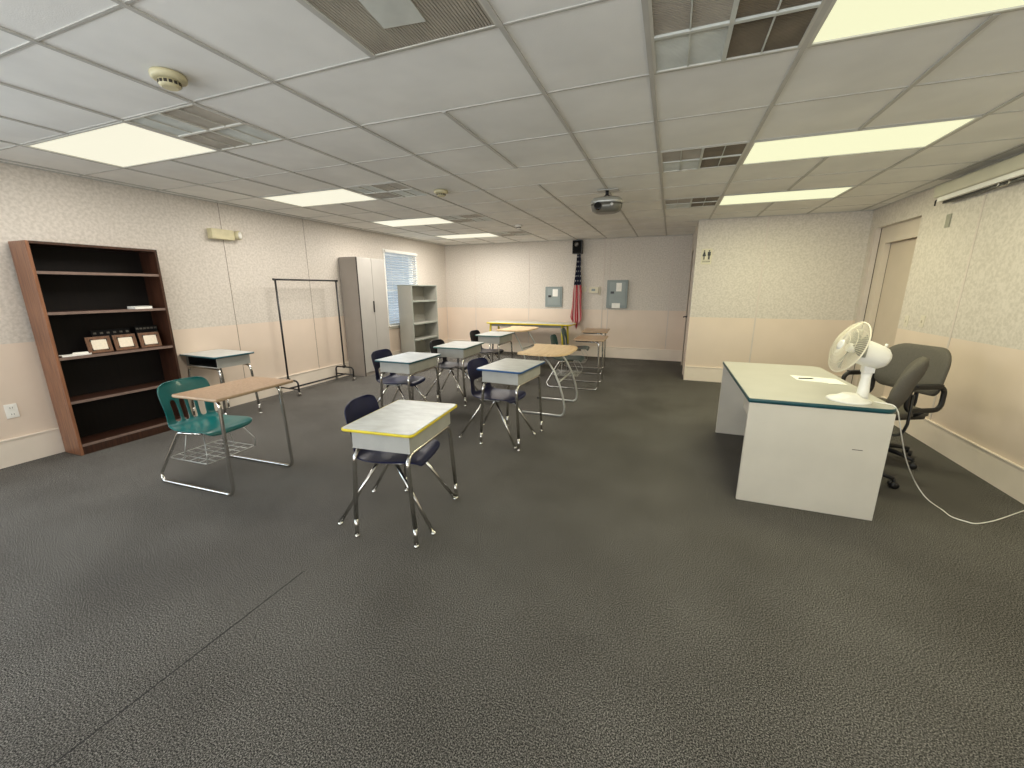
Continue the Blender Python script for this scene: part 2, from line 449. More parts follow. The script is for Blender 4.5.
# ------------------------------------------------------------------ ceiling vents (2 ft egg-crate diffusers in four quarters)
vl = {(-5,-1):'square ceiling air vent beside the lit panel above the bookcase', (-5,2):'white-crossed ceiling vent beside the second left light panel', (-5,5):'ceiling vent beside the third left light panel',
      (-5,8):'farthest ceiling vent near the far wall on the left', (0,-1):'large rusty ceiling vent in four quarters beside the top right light', (0,2):'dark ceiling vent beside the long light above the teacher desk',
      (0,5):'narrow-looking dark ceiling vent beside the light closest to restroom sign'}
def vent(c, r):
    x0, x1, y0, y1 = cell(c, r); cx, cy = (x0+x1)/2, (y0+y1)/2; w, d = (x1-x0)/2-TW, (y1-y0)/2-.008
    t = thing('ceiling_vent', vl[(c, r)], 'air vent', (cx, cy, ZC), 0, 'square ceiling air vents')
    right = c == 0
    bm = BM(); f = .012
    for a in ((-w,w,-d,-d+f),(-w,w,d-f,d),(-w,-w+f,-d+f,d-f),(w-f,w,-d+f,d-f)): box(bm, *a, -.002, .02)
    obj('frame', bm, 'tframe', t)
    bm = BM(); box(bm, -w, w, -d, d, .05, .06); obj('duct', bm, 'void', t)
    bm = BM(); s = .009; box(bm, -s, s, -d+f, d-f, -.004, .016); box(bm, -w+f, -s, -s, s, -.004, .016); box(bm, s, w-f, -s, s, -.004, .016)
    for q in (-1, 1): box(bm, q*w/2-.003, q*w/2+.003, -d+f, d-f, -.001, .014)
    obj('cross_bar', bm, 'tframe' if not right else 'grille_l', t)
    mats = ['grille_l','grille','grille','grille_l'] if not right else ['grille_l','grille_d','grille','grille_d']
    k = 0
    for sy in (-1, 1):
        for sx in (-1, 1):
            bm = BM()
            xa, xb = sorted((sx*s, sx*(w-f))); ya, yb = sorted((sy*s, sy*(d-f)))
            box(bm, xa, xb, ya, yb, .009, .012)
            n = 26
            for q in range(n):
                yy = ya+(yb-ya)*(q+.5)/n; hh_ = (yb-ya)/n*.30
                box(bm, xa, xb, yy-hh_, yy+hh_, .005, .0095)
            obj('grille', bm, mats[{(-1,1):0,(1,1):1,(-1,-1):2,(1,-1):3}[(sx,sy)] if right else k], t); k += 1
for c, r in vents: vent(c, r)
# long corrugated return grille at the top of the picture
x0, x1, y0, y1 = cell(-2, -2)
t = thing('return_grille', 'brown corrugated return air grille at top centre of the ceiling', 'air vent', ((x0+x1)/2, (y0+y1)/2, ZC))
w, d = (x1-x0)/2-TW, (y1-y0)/2-.008
bm = BM()
for a in ((-w,w,-d,-d+.008),(-w,w,d-.008,d),(-w,-w+.008,-d+.008,d-.008),(w-.008,w,-d+.008,d-.008)): box(bm, *a, -.002, .02)
obj('frame', bm, 'tframe', t)
bm = BM(); box(bm, -w, w, -d, d, .03, .04); obj('duct', bm, 'void', t)
bm = BM(); n = 44
for q in range(n):
    xx = -w+.008+(2*w-.016)*(q+.5)/n; h = (2*w)/n*.36
    box(bm, xx-h, xx+h, -d+.008, d-.008, .001, .012)
obj('louvers', bm, 'grille', t)
bm = BM(); box(bm, -.11, .07, -.09, .16, -.004, .0005, mtx=Rz(.12)); obj('patch', bm, 'grille_l', t)

# smoke detectors
def detector(x, y, label, m, r=.075):
    t = thing('smoke_detector', label, 'smoke detector', (x, y, ZC))
    bm = BM(); lathe(bm, [(r*.96,-.002),(r,-.012),(r*.96,-.026),(r*.8,-.032)], 28); obj('base_ring', bm, m, t)
    bm = BM(); lathe(bm, [(r*.62,-.032),(r*.60,-.052),(r*.45,-.060)], 24); obj('sensor_cap', bm, m, t)
    bm = BM()
    for k in range(14):
        a = 2*PI*k/14
        box(bm, r*.60, r*.625, -.007, .007, -.049, -.036, mtx=Rz(a))
    obj('slot_ring', bm, 'void', t)
detector(-2.345, 1.49, 'yellowed round smoke detector above left, nearest to the camera', 'yellowed', .074)
detector(-2.35, 4.03, 'yellowed round smoke detector in the middle of the ceiling', 'yellowed')
detector(-2.40, 6.55, 'small white smoke detector farthest away near the far wall', 'white', .06)

# ------------------------------------------------------------------ doors and windows (setting)
def make_window(name, W, x, blind=False):
    y0, y1, z0, z1 = W
    bm = BM(); f = .04; xa, xb = x-.16, x-.02
    for a in ((y0,y1,z0,z0+f),(y0,y1,z1-f,z1),(y0,y0+f,z0+f,z1-f),(y1-f,y1,z0+f,z1-f),(y0+f,y1-f,(z0+z1)/2-.018,(z0+z1)/2+.018)):
        box(bm, xa+.02, xb-.04, a[0], a[1], a[2], a[3])
    w = struct(name, bm, 'white')
    bm = BM(); box(bm, xa+.05, xa+.056, y0+f, y1-f, z0+f, z1-f); obj('pane', bm, 'glass', w)
    bm = BM(); c = .045     # slim casing on the wall
    for a in ((y0-c,y1+c,z1,z1+c),(y0-c,y1+c,z0-c,z0),(y0-c,y0,z0,z1),(y1,y1+c,z0,z1)): box(bm, x, x+.012, a[0], a[1], a[2], a[3])
    obj('casing', bm, 'white', w)
    return w
def added_window(name, x0, x1, z0=.8, z1=2.2):
    bm = BM(); f = .04; ya, yb = Y0-.14, Y0-.09
    for a in ((x0,x1,z0,z0+f),(x0,x1,z1-f,z1),(x0,x0+f,z0+f,z1-f),(x1-f,x1,z0+f,z1-f),((x0+x1)/2-.02,(x0+x1)/2+.02,z0+f,z1-f)): box(bm, a[0], a[1], ya, yb, a[2], a[3])
    w = struct(name, bm, 'white')
    bm = BM(); box(bm, x0+f, x1-f, ya+.02, ya+.026, z0+f, z1-f); obj('pane', bm, 'glass', w)
for i, (a, b) in enumerate(FW): added_window('window_%d' % (i+3), a, b)  # out of view, added only for the light they let in
make_window('window_1', WIN, XL); make_window('window_2', WIN2, XL)
t = thing('window_blind', 'pale blue horizontal slat blind hanging in the far left window', 'window blind', (XL+.028, (WIN[0]+WIN[1])/2, WIN[2]))
hw = .535; zt = WIN[3]-WIN[2]+.02
bm = BM(); box(bm, -.022, .028, -hw, hw, zt-.03, zt+.012, bev=.004); obj('head_rail', bm, 'white', t)
bm = BM(); n = 29
for k in range(n):
    z = .05+(zt-.10)*k/(n-1)
    box(bm, -.024, .024, -hw+.012, hw-.012, -.0015, .0015, mtx=T(0,0,z) @ Matrix.Rotation(-.42,4,'Y'))
obj('slats', bm, 'blind', t)
bm = BM(); box(bm, -.020, .022, -hw+.005, hw-.005, .0, .022, bev=.003); obj('bottom_rail', bm, 'white', t)
bm = BM()
for y in (-.38, 0, .38): tube(bm, [(.024,y,.02),(.024,y,zt-.02)], .0015, 5)
obj('ladder_cord', bm, 'white', t)

# door 1: recessed door in the right wall
y0, y1, _, z1 = DOOR; xr = XR+.02
bm = BM(); xa = XR+.062
box(bm, xa, xa+.10, y1-.30, y1-.10, 0, 2.03)          # wide far jamb
box(bm, xa, xa+.10, y0, y0+.06, 0, 2.03)
box(bm, xa, xa+.10, y0, y1-.10, 2.03, z1)
box(bm, xa-.012, xa, y1-.30, y1-.235, 0, 2.095); box(bm, xa-.012, xa, y0, y1-.30, 2.03, 2.095)
box(bm, XR+.16, XR+.20, y0-.05, y1+.05, 0, ZC)
dr = struct('door_1', bm, 'doorframe')
bm = BM(); box(bm, xa+.05, xa+.085, y0+.06, y1-.30, .01, 2.025, bev=.003); obj('door_panel', bm, 'door', dr)
bm = BM(); box(bm, xa-.007, xa, y1-.1015, y1-.0995, 0, z1); box(bm, xa+.047, xa+.0495, y1-.3035, y1-.3002, 0, 2.03); obj('gap', bm, 'void', dr)
bm = BM(); box(bm, XR, XR+.1, y1-.10, y1, 0, z1); obj('jamb', bm, 'batten', dr)

# door 2: restroom door in the side wall, seen edge on
y0, y1, _, z1 = DW
bm = BM()
for a in ((y0-.05,y0,0,z1+.05),(y1,y1+.05,0,z1+.05),(y0,y1,z1,z1+.05)): box(bm, XB-.012, XB+.14, a[0], a[1], a[2], a[3])
dr = struct('door_2', bm, 'doorframe')
bm = BM(); box(bm, XB+.01, XB+.05, y0+.004, y1-.004, .012, z1-.004); obj('door_panel', bm, 'door', dr)
for zz in (.25, 1.05, 1.86):
    bm = BM(); tube(bm, [(XB-.006, y0+.012, zz-.05), (XB-.006, y0+.012, zz+.05)], .009); obj('hinge', bm, 'steel_d', dr)
bm = BM(); lathe(bm, [(.03,0),(.03,.006),(.012,.010),(.012,.05)], 16, mtx=T(XB+.01,y1-.08,.95) @ Matrix.Rotation(-PI/2,4,'Y'))
tube(bm, fillet([(XB-.04,y1-.08,.95),(XB-.05,y1-.10,.95),(XB-.05,y1-.19,.945)], .01), .009); obj('lever_handle', bm, 'black', dr)

# ------------------------------------------------------------------ brown bookcase
bx0, bx1, by0, by1, bh = XL+.024, -4.885, 1.785, 2.703, 1.862
t = thing('bookcase', 'tall dark brown wooden bookcase against the left wall', 'bookcase', (bx0, by0, 0))
D = bx1-bx0; Wd = by1-by0; th = .022
for a, b in ((0, th), (Wd-th, Wd)):
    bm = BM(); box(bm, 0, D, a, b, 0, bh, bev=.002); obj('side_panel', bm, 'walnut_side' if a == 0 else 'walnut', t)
bm = BM(); box(bm, 0, D, th, Wd-th, bh-.022, bh, bev=.002); obj('top_panel', bm, 'walnut', t)
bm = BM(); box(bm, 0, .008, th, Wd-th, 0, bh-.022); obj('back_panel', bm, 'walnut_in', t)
shelf_z = [.098, .50, .895, 1.285, 1.623]
for z in shelf_z:
    bm = BM(); box(bm, .008, D-.012, th, Wd-th, z-.022, z); s = obj('shelf', bm, 'walnut', t)
    bm = BM(); box(bm, D-.0119, D-.004, th, Wd-th, z-.0225, z+.0005); obj('edge_band', bm, 'shelf_edge', s)
bm = BM(); box(bm, D-.03, D-.008, th, Wd-th, 0, .076); obj('plinth', bm, 'walnut', t)

sx = bx1
def plaque(y, z, label, wd=.178, hg=.15):
    t = thing('plaque', label, 'plaque', (sx-.075, y, z), 0, 'framed award plaques on the bookcase shelf')
    tilt = Matrix.Rotation(-.16, 4, 'Y')
    bm = BM(); box(bm, 0, .014, -wd/2, wd/2, 0, hg, bev=.003, mtx=tilt); obj('board', bm, 'plaque', t)
    bm = BM(); box(bm, .014, .0165, -wd*.31, wd*.31, hg*.2, hg*.8, mtx=tilt); obj('certificate', bm, 'plaque_in', t)
    for a in (-1, 1):
        for b in (-1, 1):
            cy, cz = a*wd*.35, hg/2+b*hg*.35
            bm = BM()
            o = [(0,0),(-a*.022,0),(-a*.022,-b*.007),(-a*.007,-b*.007),(-a*.007,-b*.022),(0,-b*.022)]
            lo = [bm.verts.new(tilt @ Vector((.0142, cy+p, cz+q))) for p, q in o]; hi = [bm.verts.new(tilt @ Vector((.0185, cy+p, cz+q))) for p, q in o]
            bm.faces.new(lo); bm.faces.new(list(reversed(hi)))
            for k in range(6): bm.faces.new((lo[k],hi[k],hi[(k+1)%6],lo[(k+1)%6]))
            obj('corner_mount', bm, 'black', t)
zs = shelf_z[2]
plaque(2.125, zs, 'left-hand framed certificate plaque on the bookcase middle shelf')
plaque(2.325, zs, 'middle one of three certificate plaques on the bookcase shelf')
plaque(2.53, zs, 'right-hand framed certificate plaque on the bookcase middle shelf')
def nameplate(y, wd, hg, label):
    t = thing('award_board', label, 'plaque', (sx-.15, y, zs), 0, 'dark award boards behind the plaques')
    tilt = Matrix.Rotation(-.14, 4, 'Y')
    bm = BM(); box(bm, 0, .014, -wd/2, wd/2, 0, hg, bev=.003, mtx=tilt); obj('board', bm, 'matte_k', t)
    n = 6
    for k in range(n):
        y = -wd/2+wd*(k+.5)/n
        bm = BM(); box(bm, .0142, .0165, y-.011, y+.011, hg-.035, hg-.018, mtx=tilt); obj('name_plate', bm, 'name_metal', t)
nameplate(2.27, .30, .20, 'dark board with a row of small plates behind left plaques')
nameplate(2.56, .19, .215, 'dark narrower board with small plates behind right-hand plaque')
def sheet(name, outline, z, label, cat, m='paper', t=.002, group=None):
    bm = BM(); prism(bm, outline, z+.0008, z+.0008+t); return tag(obj(name, bm, m), label, cat, group)
sheet('paper_scrap', [(sx-.13,1.85),(sx-.03,1.84),(sx-.035,2.02),(sx-.06,2.05),(sx-.12,2.0)], zs, 'loose white paper lying left of the plaques on the shelf', 'paper', t=.010)
sheet('folded_note', [(sx-.085,1.93),(sx-.06,2.03),(sx-.10,2.04),(sx-.12,1.95)], zs+.0105, 'small folded white note on the loose shelf paper', 'paper', t=.012)
t = thing('booklet', 'white booklet lying on the second shelf of the bookcase', 'book', (sx-.062, 2.50, shelf_z[3]+.0008), .05)
bm = BM(); box(bm, -.07, .05, -.075, .075, 0, .003); box(bm, -.07, .05, -.075, .075, .022, .025); box(bm, -.07, .05, -.075, -.071, .003, .022); obj('cover', bm, 'white', t)
bm = BM(); box(bm, -.067, .047, -.0705, .072, .0032, .0218); obj('pages', bm, 'paper', t)

# ------------------------------------------------------------------ open-front school desks (student sits at -x)
def school_desk(name, label, x, y, rot, h, edge, lam='lam'):
    t = thing('school_desk', label, 'desk', (x, y, 0), rot, 'open front school desks')
    w, d = .228, .318
    bm = BM(); prism(bm, rrect(-w+.004, w-.004, -d+.004, d-.004, .026), h-.018, h, bev=.0015); obj('desktop', bm, lam, t)
    bm = BM(); pts = [(a, b, h-.0095) for a, b in rrect(-w+.001, w-.001, -d+.001, d-.001, .028)]
    tube(bm, pts, .005, 8, closed=True, flat=1.75); obj('edge_band', bm, edge, t)
    bx, byy, bz, tk = .185, .275, h-.020-.112, .006
    bm = BM()
    box(bm, -bx, bx, -byy, byy, bz, bz+tk); box(bm, bx-tk, bx, -byy, byy, bz+tk, h-.0205)
    for s in (-1, 1):
        a, b = sorted((s*byy, s*(byy-tk))); box(bm, -bx, bx-tk, a, b, bz+tk, h-.0205)
    tube(bm, [(-bx, -byy, bz+.003), (-bx, byy, bz+.003)], .005)
    bb = obj('book_box', bm, 'boxmetal', t)
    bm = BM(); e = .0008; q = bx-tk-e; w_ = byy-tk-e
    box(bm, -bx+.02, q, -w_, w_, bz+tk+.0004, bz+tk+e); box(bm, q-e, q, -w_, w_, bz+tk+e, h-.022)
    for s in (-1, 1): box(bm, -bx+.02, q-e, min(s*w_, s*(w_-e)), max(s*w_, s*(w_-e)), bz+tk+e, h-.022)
    obj('liner', bm, 'liner', bb)  # thin dark sheets added for the shade inside the box
    zt = bz-.014
    for s in (-1, 1):
        X = s*.170; XF = s*.198
        bm = BM()
        tube(bm, fillet([(XF,-.292,.12),(X,-.285,zt),(X,.285,zt),(XF,.292,.12)], .065, 7), .0135, 10)
        fr = obj('leg_frame', bm, 'chrome', t)
        for sy in (-1, 1):
            bm = BM(); XE = XF+s*.003
            tube(bm, [(XF, sy*.292, .1195), (XE, sy*.294, .012)], .0122, 10); lathe(bm, [(.0105,.0),(.017,.003),(.017,.010),(.011,.018)], 14, mtx=T(XE, sy*.294, 0))
            obj('leg', bm, 'chrome', fr)
    return t

# one-piece plastic shells
def shell_mesh(parent, kind, mtl, z0=.443, ztop=.783):
    zz = z0
    k = (ztop-z0)/.345
    prof = [(.232,zz-.040,.150),(.236,zz-.022,.182),(.222,zz-.004,.198),(.17,zz+.002,.207),(.06,zz-.006,.210),(-.05,zz-.012,.208),(-.125,zz-.010,.200),(-.172,zz+.002,.192),
            (-.196,zz+.028*k,.186),(-.206,zz+.062*k,.184),(-.213,zz+.10*k,.186),(-.221,zz+.145*k,.190),(-.232,zz+.20*k,.196),(-.246,zz+.26*k,.198),(-.258,zz+.306*k,.190),(-.266,zz+.332*k,.165),(-.269,zz+.345*k,.115)]
    if kind == 'wide': vs = [-1,-.86,-.52,-.2,.2,.52,.86,1]
    else: vs = [-1,-.86,-.64,-.42,-.27,-.07,.07,.27,.42,.64,.86,1]
    bm = BM(); G = []
    for i, (x, z, hw) in enumerate(prof):
        row = []
        back = max(0., min(1., (i-7)/4))
        for v in vs:
            dx = .035*back*abs(v)**2.2; dz = (1-back)*(.012*abs(v)**3)
            if i < 2: dz -= .0
            row.append(bm.verts.new((x+dx, hw*v, z+dz)))
        G.append(row)
    for i in range(len(G)-1):
        for j in range(len(vs)-1):
            m = (vs[j]+vs[j+1])/2
            if kind == 'wide' and 8 <= i <= 10 and abs(m) < .55: continue
            if kind == 'slots' and 8 <= i <= 11 and (.42 < abs(m) < .64 or .07 < abs(m) < .27): continue
            f = bm.faces.new((G[i][j],G[i][j+1],G[i+1][j+1],G[i+1][j])); f.smooth = True
    o = obj('seat_shell', bm, mtl, parent)
    sd = o.modifiers.new('thick', 'SOLIDIFY'); sd.thickness = .011; sd.offset = 0
    ss = o.modifiers.new('smooth', 'SUBSURF'); ss.levels = 1; ss.render_levels = 2
    return o

def student_chair(label, x, y, rot):
    t = thing('student_chair', label, 'chair', (x, y, 0), rot, 'dark moulded chairs at the school desks')
    shell_mesh(t, 'wide', 'navy')
    for s in (-1, 1):
        for (xa, xb, zt) in ((.055, .315, .424), (-.055, -.315, .422)):
            bm = BM(); p = (xb, s*.215, .012)
            tube(bm, [(xa, s*.135, zt), p], .0115, 10); lathe(bm, [(.011,0),(.017,.003),(.017,.010),(.011,.018)], 12, mtx=T(p[0]+.002, p[1], 0))
            obj('leg', bm, 'chrome', t)
    bm = BM()
    for s in (-1, 1): box(bm, -.11, .11, s*.135-.016, s*.135+.016, .412, .423, bev=.003)
    box(bm, -.02, .02, -.135, .135, .411, .421)
    obj('seat_bracket', bm, 'steel_d', t)
    return t

R = math.radians
GD = 'open front school desks'; GC = 'dark moulded chairs at the school desks'
DESKS = [
 ('school desk with yellow edge, nearest the camera in the middle', -1.50, 2.015, 5.5, .705, 'e_yellow', 'lam'),
 ('school desk with pale top and dark teal edge, before the tall cabinet', -2.677, 3.755, 0, .735, 'e_teal', 'lam_cool'),
 ('school desk with bright blue edge, left of the maple-topped desk', -1.387, 3.615, -4, .755, 'e_blue', 'lam'),
 ('school desk with green edge, third back in the left row', -2.57, 4.74, 2, .755, 'e_green', 'lam'),
 ('farthest school desk, just before the yellow table', -2.65, 6.13, 0, .755, 'e_green', 'lam'),
 ('empty school desk beside the brown bookcase, open side facing camera', -4.855, 3.10, 88, .755, 'e_teal', 'lam'),
]
for lab, x, y, rt, h, e, lm in DESKS: school_desk('school_desk', lab, x, y, R(rt), h, e, lm)
CH = [('dark navy chair at the yellow-edged desk nearest the camera', -1.60, 2.04, 11),
      ('dark navy chair at the teal-edged desk before the tall cabinet', -2.86, 3.80, 3),
      ('dark navy chair at the desk with bright blue edge', -1.545, 3.60, -7),
      ('dark chair at the green-edged desk, third back in left row', -2.75, 4.83, 0),
      ('dark chair at the farthest school desk before the yellow table', -2.84, 6.20, 0)]
c0 = student_chair(CH[0][0], CH[0][1], CH[0][2], R(CH[0][3]))
for lab, x, y, rt in CH[1:]:
    c = dup(c0, (x, y, 0), R(rt), lab)
    if 'third' in lab or 'farthest' in lab: remat(c, 'seat_shell', 'black_shell')

# ------------------------------------------------------------------ combo desks: chair and top on one sled frame, facing +x
def combo_desk(label, x, y, rot, shell='teal', ztop=.755):
    t = thing('combo_desk', label, 'combo desk', (x, y, 0), rot, 'combo desks with attached chairs')
    ds = ztop-.022
    for s in (-1, 1):
        yb = s*.262
        bm = BM()
        tube(bm, fillet([(.02,s*.20,ds-.014),(.362,s*.246,ds-.014),(.378,yb,.0125),(-.435,yb,.0125),(-.225,s*.185,.398),(-.02,s*.15,.402)], [0,.05,.055,.055,.03,0], 7), .0125, 10)
        obj('side_frame', bm, 'chrome', t)
        for xx in (-.32, .30):
            pass
    bm = BM(); tube(bm, [(-.05,-.15,.402),(-.05,.15,.402)], .010); tube(bm, [(-.20,-.18,.398),(-.20,.18,.398)], .010); obj('seat_bar', bm, 'steel_d', t)
    bm = BM(); box(bm, .02, .30, -.235, -.215, ds-.022, ds-.002); box(bm, .02, .30, .215, .235, ds-.022, ds-.002); obj('top_bracket', bm, 'plastic_k', t)
    bm = BM(); prism(bm, rrect(.0, .432, -.31, .325, .012), ds, ztop-.001); tb = obj('desktop', bm, 'brown_top', t)
    bm = BM(); tube(bm, [(a,b,ztop-.011) for a,b in rrect(-.001,.433,-.311,.326,.012)], .004, 6, closed=True, flat=2.6); obj('edge_band', bm, 'brown_edge', tb)
    shell_mesh(t, 'slots', shell, .424, .772).location = (-.14, 0, 0)
    # book basket of thin wires
    bm = BM(); zb = .185; wr = .0032
    X0, X1, YW = -.36, .06, .20
    tube(bm, fillet([(X0,-YW,zb),(X1,-YW,zb),(X1,YW,zb),(X0,YW,zb)], .03, 3, closed=True), wr, 6, closed=True)
    for k in range(5):
        yy = -YW+2*YW*(k+1)/6; tube(bm, [(X0,yy,zb),(X1,yy,zb)], wr*.8, 6)
    for k in range(3):
        xx = X0+(X1-X0)*(k+1)/4; tube(bm, [(xx,-YW,zb-.004),(xx,YW,zb-.004)], wr*.8, 6)
    for s in (-1, 1):
        tube(bm, [(-.19,s*YW,zb),(-.19,s*.15,.40)], wr, 6); tube(bm, fillet([(X1,s*YW,zb),(X1+.01,s*YW,zb+.07),(-.02,s*.14,.40)], .02, 3), wr, 6)
    obj('book_basket', bm, 'silver', t)
    return t
cd = combo_desk('combo desk with teal chair and brown top beside the bookcase', -3.235, 2.01, R(2.5))
GCD = 'combo desks with attached chairs'
c1 = dup(cd, (-1.285, 6.11, 0), R(2), 'dark green combo desk behind maple-topped desk, nearer of two brown tops')
c2 = dup(cd, (-1.41, 7.27, 0), R(4), 'dark green combo desk by the flag, farther of two brown tops')
for c in (c1, c2): remat(c, 'seat_shell', 'teal_dk')

# ------------------------------------------------------------------ maple-topped C-leg desks
def maple_desk(label, x, y, rot, h=.745):
    t = thing('maple_desk', label, 'desk', (x, y, 0), rot, 'maple topped desks on curved legs')
    o = [(-.27,-.40),(-.1,-.43),(.03,-.438),(.13,-.425),(.215,-.39),(.27,-.33),(.298,-.25),(.312,-.1),(.312,.12),(.30,.27),(.27,.36),(.215,.41),(.14,.43),(0,.437),(-.29,.435),(-.325,.40),(-.27,.27),(-.238,.05),(-.245,-.2),(-.285,-.36)]
    bm = BM(); prism(bm, o, h-.022, h, bev=.002); obj('desktop', bm, 'maple', t)
    for s in (-1, 1):
        yb = s*.348
        bm = BM()
        pts = fillet([(-.24,yb,.0125),(.292,yb,.0125),(.298,yb,.13)], .055, 6)+[Vector(p) for p in ((.270,yb*.985,.26),(.222,yb*.96,.40),(.160,yb*.93,.53),(.085,yb*.9,.64),(.03,yb*.88,.705))]
        tube(bm, pts, .0125, 10); lg = obj('leg', bm, 'silver', t)
        bm = BM(); lathe(bm, [(.016,0),(.018,.012),(.014,.026)], 12, mtx=T(-.24, yb, 0)); obj('glide', bm, 'plastic_k', lg)
    bm = BM(); tube(bm, [(.216,-.333,.41),(.216,.333,.41)], .0105, 10); obj('cross_bar', bm, 'silver', t)
    bm = BM(); box(bm, -.16, .14, -.33, -.27, .705, .722, bev=.003); box(bm, -.16, .14, .27, .33, .705, .722, bev=.003); box(bm, -.02, .02, -.27, .27, .708, .722); obj('top_bracket', bm, 'silver', t)
    return t
md = maple_desk('maple-topped desk on curved legs, right of the blue-edged desk', -1.355, 4.80, 0)
dup(md, (-2.64, 7.20, 0), R(-3), 'maple-topped desk on curved legs directly before the yellow table')

# ------------------------------------------------------------------ yellow-edged table at the far wall
t = thing('activity_table', 'long activity table with yellow edge and legs along far wall', 'table', (-2.85, 8.50, 0))
h = .755
bm = BM(); prism(bm, rrect(-.90, 1.0, -.345, .27, [.05,.16,.05,.05]), h-.028, h-.001, bev=.002); obj('tabletop', bm, 'lam', t)
bm = BM(); tube(bm, [(a,b,h-.014) for a,b in rrect(-.901, 1.001, -.346, .271, [.05,.16,.05,.05])], .006, 8, closed=True, flat=2.4); obj('edge_band', bm, 'e_yellow', t)
bm = BM()
for a in ((-.8,.78,-.26,-.24),(-.8,.78,.18,.20),(-.8,-.78,-.24,.18),(.76,.78,-.24,.18)): box(bm, *a, h-.085, h-.028)
obj('apron', bm, 'boxmetal', t)
for sx_ in (-1, 1):
    for sy in (-1, 1):
        bm = BM(); xx, yy = (-.82 if sx_ < 0 else .80), (-.27 if sy < 0 else .19)
        tube(bm, [(xx,yy,h-.03),(xx+sx_*.02,yy+sy*.01,.30)], .024, 12); tube(bm, [(xx+sx_*.02,yy+sy*.01,.31),(xx+sx_*.03,yy+sy*.015,.012)], .019, 12, mi=1); lathe(bm, [(.02,0),(.022,.012),(.018,.02)], 12, mi=1, mtx=T(xx+sx_*.03,yy+sy*.015,0))
        obj('leg', bm, ['tv_y','chrome'], t)

# ------------------------------------------------------------------ garment rack
t = thing('garment_rack', 'empty black rolling garment rack along the left wall', 'clothes rack', (-4.965, 4.63, 0))
yl, yr, zt = -.562, .515, 1.60
bm = BM(); tube(bm, [(0,yl-.02,zt),(0,yr+.02,zt)], .0125, 10)
lathe(bm, [(.015,-.012),(.015,.012)], 12, mtx=T(0,yl-.02,zt) @ Matrix.Rotation(PI/2,4,'X')); lathe(bm, [(.015,-.012),(.015,.012)], 12, mtx=T(0,yr+.02,zt) @ Matrix.Rotation(PI/2,4,'X')); obj('hanging_rail', bm, 'black', t)
for yy in (yl, yr):
    bm = BM(); tube(bm, [(0,yy,.21),(0,yy,zt)], .0125, 10); obj('upright', bm, 'black', t)
    bm = BM(); tube(bm, fillet([(-.18,yy,.06),(-.18,yy,.215),(.18,yy,.215),(.18,yy,.06)], .05, 6), .0125, 10); box(bm, -.02, .02, yy-.02, yy+.02, .20, .24)
    tube(bm, [(-.175,yy,.095),(.175,yy,.095)], .010, 8)
    fr = obj('end_frame', bm, 'black', t)
    for s in (-1, 1):
        bm = BM(); lathe(bm, [(.005,-.012),(.024,-.011),(.025,0),(.024,.011),(.005,.012)], 16, mtx=T(s*.18,yy,.0255) @ Matrix.Rotation(PI/2,4,'X')); tube(bm, [(s*.18,yy,.03),(s*.18,yy,.07)], .008); obj('caster', bm, 'steel_d', fr)
bm = BM(); tube(bm, [(0,yl,.095),(0,yr,.095)], .0125, 10); obj('bottom_bar', bm, 'black', t)

# ------------------------------------------------------------------ tall storage cabinet (doors face +x)
cx1 = -4.79; cy0, cy1 = 5.45, 6.15; chh = 1.983
t = thing('storage_cabinet', 'tall pale grey two-door storage cabinet against the left wall', 'cabinet', (XL+.024, cy0, 0))
D = cx1-(XL+.024); W = cy1-cy0
bm = BM(); box(bm, 0, D-.02, 0, W, .0, chh, bev=.004); obj('body', bm, 'cab_side', t)
for a, b, hs in ((.006, W/2-.003, 1), (W/2+.003, W-.006, -1)):
    bm = BM(); box(bm, D-.0195, D, a, b, .06, chh-.006, bev=.003); dd = obj('door', bm, 'cab_door', t)
    if hs == 1:
        bm = BM(); box(bm, D, D+.018, W/2-.03, W/2-.012, 1.08, 1.27, bev=.004); obj('handle', bm, 'black', dd)
bm = BM(); box(bm, D-.019, D-.012, W/2-.0028, W/2+.0028, .06, chh-.01); box(bm, D-.0195, D-.001, .0005, .0055, .0, chh-.002); obj('door_gap', bm, 'void', t)
bm = BM(); box(bm, D-.0195, D-.01, .01, W-.01, .0, .055); obj('plinth', bm, 'cab_side', t)

# ------------------------------------------------------------------ low grey metal bookshelf in front of the window
t = thing('metal_bookshelf', 'grey metal bookshelf with open shelves before the window', 'bookshelf', (-5.098, 6.89, 0))
D, W, hh = .33, .93, 1.55
for a, b in ((0,.02),(W-.02,W)):
    bm = BM(); box(bm, 0, D, a, b, 0, hh-.02); obj('side_panel', bm, 'shelf_g', t)
bm = BM(); box(bm, 0, .012, .02, W-.02, .0, hh-.02); obj('back_panel', bm, 'shelf_g', t)
bm = BM(); box(bm, -.004, D+.004, -.004, W+.004, hh-.02, hh, bev=.003); obj('top_panel', bm, 'shelf_trim', t)
for z in (1.238, .785, .46, .09):
    bm = BM(); box(bm, .012, D-.008, .02, W-.02, z-.025, z); s = obj('shelf', bm, 'shelf_g', t)
    bm = BM(); box(bm, D-.008, D-.002, .02, W-.02, z-.025, z); obj('shelf_lip', bm, 'shelf_trim', s)
bm = BM()
for a in ((.0,.02),(W-.02,W)): box(bm, D, D+.003, a[0], a[1], 0, hh-.02)
obj('front_edge', bm, 'shelf_trim', t)

